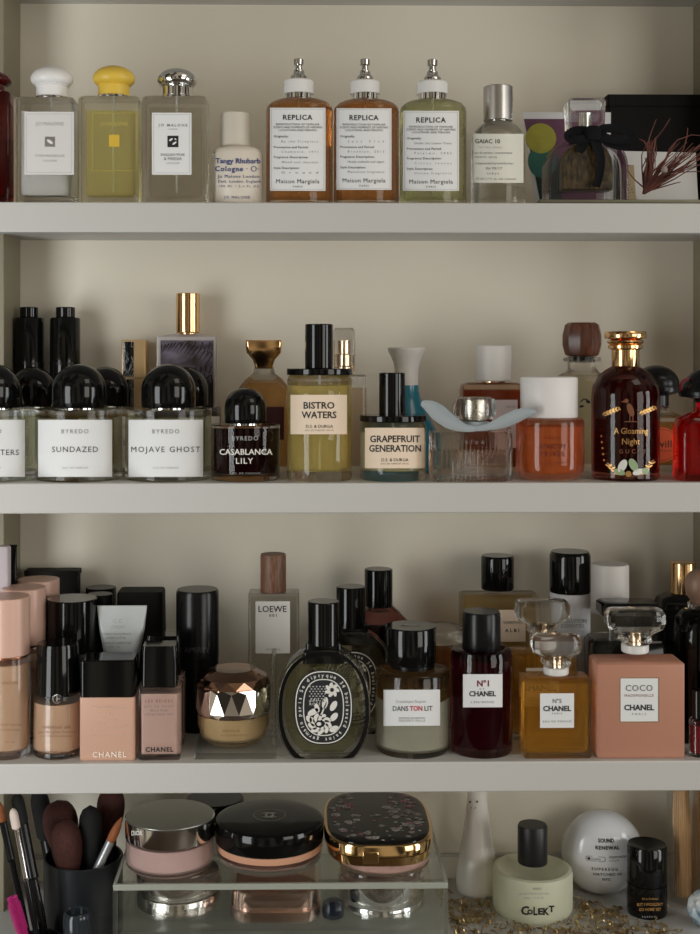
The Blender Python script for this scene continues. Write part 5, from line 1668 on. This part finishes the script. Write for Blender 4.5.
# small dark jar in front of the cup
t = Thing('small_jar', 'small dark glass jar with shiny rim in front of the brush cup', 'jar', 77, .036, 4)
zz_ = P(74, 916, .026).z - Z4
v, f = lathe_geo([(.011, 0), (.0128, .001), (.0128, zz_ - .004), (.0118, zz_ - .001), (.0108, zz_), (.0098, zz_ - .001), (.0098, zz_ - .004), (0, zz_ - .004)], 32)
link('jar', mesh_of('jar', v, f), pbr('slate_glass', (.02, .026, .032), .08), t.root)

# white vase with a little face
t = Thing('bud_vase', 'slender white glazed vase with small drawn face, next to the organizer', 'vase', 477, .190, 4)
zb_ = 0
prof = [(19, None), (20.6, U(3)), (21, U(10)), (20, 872), (17, 856), (14, 838), (11.5, 820), (10, 804), (9.4, 790), (9.2, 772), (8, 768), (0, 767)]
t.lathe('vase', prof, pbr('white_glaze', lin(236, 230, 222), .25, coat=.3))
t.label('face', 0, 0, 0, 0, [], None, wrap=(10, 10), shapes=[(K, ellipse(470, 802, .9, 1.2, 10)), (K, ellipse(477, 802, .9, 1.2, 10)), (K, arc_band(473.3, 806.5, 2.2, 2.9, PI + .3, 2 * PI - .3, 8))])

# frosted bottle
t = Thing('perfume_bottle', 'wide frosted round bottle with black cap and hand-drawn black lettering', BT, 532.5, .146, 4)
t.lathe('glass_body', [(37.5, None), (39.3, U(3)), (39.6, U(8)), (39.6, 888), (38.6, 883.5), (35.5, 881), (20, 880)], pbr('frosted_green_glass', lin(240, 240, 212), .45, trans=.4))
t.lathe('perfume', [(28, U(8)), (33, U(11)), (33, 900), (0, 900)], liquid('pale_lime', (226, 222, 160), .35, (214, 208, 140)))
t.lathe('cap', [(14.4, 868), (14.8, 867), (14.8, 832), (13.8, 829.5), (0, 829.5)], pbr('matte_black_cap', (.009, .009, .010), .4))
t.label('lettering', 0, 0, 0, 0, [('VERSO', 537, 888.8, 9, GR, 2), ('EAU DE PARFUM NATUREL', 534, 893.8, 30, LG, 1.8), ('50ML / 1.7 FL OZ', 534, 898, 20, LG, 1.8), ('C', 525, 910.5, 8, K, 8.4, .03), ('O', 530, 912, 5.6, K, 4.6, .05), ('L', 535.4, 911, 4, K, 8, .03), ('E', 540.5, 911.5, 5, K, 6, .04), ('K', 546.2, 911.5, 6, K, 7, .03), ('T', 551.6, 909, 5.6, K, 6, .04)], None, wrap=(39.6, 39.6))

# white pebble-shaped bottle
t = Thing('moisturizer_bottle', 'round white egg-shaped bottle with black print at the back', 'bottle', 602, .186, 4)
ra = 41.5 * t.u
vs_, fs_ = [], []
N1, N2 = 24, 48
cz = ra * .965
for i in range(N1 + 1):
    th_ = -PI / 2 + PI * i / N1
    for k in range(N2):
        ph = 2 * PI * k / N2
        c_ = max(math.cos(th_), 1e-4)
        z = max(0.0, cz + ra * math.sin(th_))
        vs_.append((ra * .985 * c_ * math.cos(ph), .030 * c_ * math.sin(ph), z))
for i in range(N1):
    for k in range(N2):
        k2 = (k + 1) % N2
        fs_.append((i * N2 + k, i * N2 + k2, (i + 1) * N2 + k2, (i + 1) * N2 + k))
fs_ += [tuple(range(N2))[::-1], tuple(N1 * N2 + k for k in range(N2))]
link('bottle', mesh_of('bottle', vs_, fs_), pbr('porcelain_white', lin(226, 226, 228), .18, coat=.5), t.root, sharp=60)
lb = t.label('lettering', 0, 0, 0, 0, [('SOUND', 607, 842, 16, K, 3.4, .03), ('RENEWAL', 608, 848.5, 24, K, 3.4, .03), ('CLEAN', 596, 859.5, 9, GR, 2.2), ('MOISTURIZING', 619, 857.5, 20, K, 2.0), ('CREAM', 614, 860.8, 10, GR, 1.8), ('SUPEREGG', 605, 869.5, 26, K, 3, .01), ('HATCHED IN', 608, 875, 28, K, 3, .01), ('NYC', 607, 880.5, 8, K, 3, .01)], None, front=28,
             shapes=[(GR, arc_band(589, 859.5, 2.0, 2.6, PI / 2, 1.5 * PI, 8)), (GR, arc_band(603, 859.5, 2.0, 2.6, -PI / 2, PI / 2, 8)), (GR, rect(589, 603, 857, 857.5)), (GR, rect(589, 603, 861.5, 862)), (K, ellipse(589.5, 859.5, 1.4, 1.4, 10))])
for vt in lb.data.vertices:                                         # lay the print on the curved front
    x, z = vt.co.x, vt.co.z
    s_ = 1 - (x / (ra * .985)) ** 2 - ((z - cz) / ra) ** 2
    vt.co.y = -.030 * math.sqrt(max(s_, .01)) - .0004

# black roll-on bottle
t = Thing('roller_bottle', 'small glossy black cylinder bottle with gold print, in front of the white egg bottle', 'bottle', 647, .136, 4)
t.lathe('body', [(19, None), (19.8, U(2)), (19.8, 890), (0, 890)], BLACK)
t.lathe('cap', [(19.4, 889.4), (19.6, 889), (19.4, 853), (18.4, 850.8), (0, 850.5)], BLACK)
t.label('lettering', 0, 0, 0, 0, [('DS & DURGA', 650, 899, 16, GINK, 2), ("BUT I WOULDN'T", 650, 904.5, 26, GINK, 3, .02), ('GO HOME YET', 650, 909.5, 22, GINK, 3, .02), ('PARFUM', 649, 917, 14, LG, 2)], None, wrap=(19.8, 19.8))

# tall glass jar with wood sticks
t = Thing('glass_jar', 'tall clear glass jar with pale wood sticks at the right end', 'jar', 687, .168, 4)
rj = 19.5 * t.u
v, f = lathe_geo([(rj - .001, 0), (rj, .0015), (rj, .135), (rj - .0006, .136), (rj - .0015, .135), (rj - .0018, .004), (0, .004)], 40)
link('jar', mesh_of('jar', v, f), glass('jar_wall', (.985, .99, .985), 0, 1.45, .8), t.root)
JX = t.root.location.x
WOODM = ramp_mat('palo_wood', 'wave', [(0, (168, 122, 80)), (.5, (206, 160, 112)), (1, (224, 184, 136))], (6, 6, .4), .7, 4, 5, 30, bump=.2)
random.seed(9)
for lab, dx, dy, lean, r in (('thick pale wood stick in the tall jar, the left one', -.0045, -.003, -.003, .0085), ('pale wood stick on the right side inside the tall jar', .0095, .004, .003, .0042)):
    o = bpy.data.objects.new('wood_stick', None)
    o.empty_display_size = .01
    C.objects.link(o)
    o.location = (JX + dx, .168 + dy, Z4 + .0048)
    o['label'], o['category'], o['group'] = lab, 'wood stick', 'wood sticks in the jar'
    n, vs_, fs_ = 9, [], []
    for i in range(9):
        z = .118 * i / 8
        for k in range(n):
            a = 2 * PI * k / n
            rr = r * (1 + .12 * math.sin(3 * k + i * .8) + random.uniform(-.06, .06)) * (1 + .25 * (i in (5, 6)))
            vs_.append((rr * math.cos(a) + lean * i / 8, rr * .8 * math.sin(a), z))
    for i in range(8):
        for k in range(n):
            k2 = (k + 1) % n
            fs_.append((i * n + k, i * n + k2, (i + 1) * n + k2, (i + 1) * n + k))
    fs_ += [tuple(range(n))[::-1], tuple(8 * n + k for k in range(n))]
    link('stick', mesh_of('stick', vs_, fs_), WOODM, o, sharp=25)
# pale blue geode
t = Thing('geode_stone', 'rough pale blue crystal stone at the right edge of the lowest shelf', 'stone', 706, .105, 4)
bm = bmesh.new()
bmesh.ops.create_icosphere(bm, subdivisions=4, radius=.0175)
random.seed(4)
from mathutils import noise
for vt in bm.verts:
    d = vt.co.normalized()
    vt.co = d * (.0172 + .0028 * noise.noise(d * 2.3) + .0014 * noise.noise(d * 7))
    vt.co.z = max(vt.co.z + .0165, 0)
me = bpy.data.meshes.new('stone')
bm.to_mesh(me)
bm.free()
link('stone', me, ramp_mat('geode', 'noise', [(.35, (96, 128, 150)), (.5, (190, 204, 212)), (.65, (224, 222, 218))], (1, 1, 1), .35, 6, .5, 70, bump=.5), t.root, sharp=25)

# gold shredded foil lying around the right half
C.objects.link(bpy.data.objects.new('shredded_foil', None))
fo = bpy.data.objects['shredded_foil']
fo.empty_display_size = .01
fo.location = (at(570, PY0, .13)[0].x, .13, Z4)
fo['label'], fo['category'], fo['kind'] = 'crinkled gold foil shreds strewn under the frosted bottle and its neighbours', 'foil shreds', 'stuff'
keep = []
for o in list(C.objects):
    if o.parent is None and 'category' in o.keys() and abs(o.location.z - Z4) < .002 and o is not fo and o.get('category') != 'shelf cabinet':
        keep.append(o)
foot = {'perfume_bottle': .041, 'moisturizer_bottle': .036, 'roller_bottle': .021, 'glass_jar': .021, 'geode_stone': .019, 'bud_vase': .0235}
circ = [(o.location.x, o.location.y, foot[o.name.split('.')[0]]) for o in keep if o.name.split('.')[0] in foot]
random.seed(17)
gs = []
x_lo, x_hi = fr_ + .004, at(698, PY0, .05)[0].x
tries = 0
while len(gs) < 620 and tries < 6000:
    tries += 1
    x, y = random.uniform(x_lo, x_hi), .03 + .183 * random.random() ** .75
    L_ = random.uniform(.008, .022)
    a = random.uniform(0, 2 * PI)
    cur = random.uniform(-90, 90)
    pts, q, ok = [], a, True
    px_, py_ = x, y
    hz = random.uniform(.0008, .0045)
    for k in range(7):
        z = .0006 + hz * abs(math.sin(k * random.uniform(.6, 1.2)))
        pts.append((px_, py_, z))
        px_ += L_ / 6 * math.cos(q)
        py_ += L_ / 6 * math.sin(q)
        q += cur * L_ / 6 + random.uniform(-.5, .5)
        if any((px_ - cx) ** 2 + (py_ - cy) ** 2 < cr * cr for cx, cy, cr in circ) or not (x_lo - .001 < px_ < x_hi) or not (.02 < py_ < .215):
            ok = False
    if any((x - cx) ** 2 + (y - cy) ** 2 < cr * cr for cx, cy, cr in circ):
        ok = False
    if not ok:
        continue
    # flat strip
    vs_, fs_ = [], []
    w = random.uniform(.0005, .0009)
    for k, p in enumerate(pts):
        d = Vector(pts[min(k + 1, 6)]) - Vector(pts[max(k - 1, 0)])
        s_ = Vector((-d.y, d.x, 0)).normalized() * w
        tw = Vector((0, 0, w * .9 * math.sin(k * 1.3 + a)))
        for sg in (-1, 1):
            e = Vector(p) + s_ * sg + tw * sg
            vs_.append((e.x - fo.location.x, e.y - fo.location.y, max(e.z, .0003)))
    for k in range(6):
        fs_.append((2 * k, 2 * k + 1, 2 * k + 3, 2 * k + 2))
    gs.append((vs_, fs_))
v, f = merge(gs)
me = bpy.data.meshes.new('foil')
me.from_pydata(v, [], f)
fm_ = ramp_mat('gold_foil', 'noise', [(.3, (132, 104, 66)), (.55, (196, 170, 120)), (.8, (226, 212, 176))], (1, 1, 1), .3, 2, 0, 90, metal=.85)
f_ = link('foil', me, fm_, fo, smooth=False)
f_['kind'] = 'stuff'
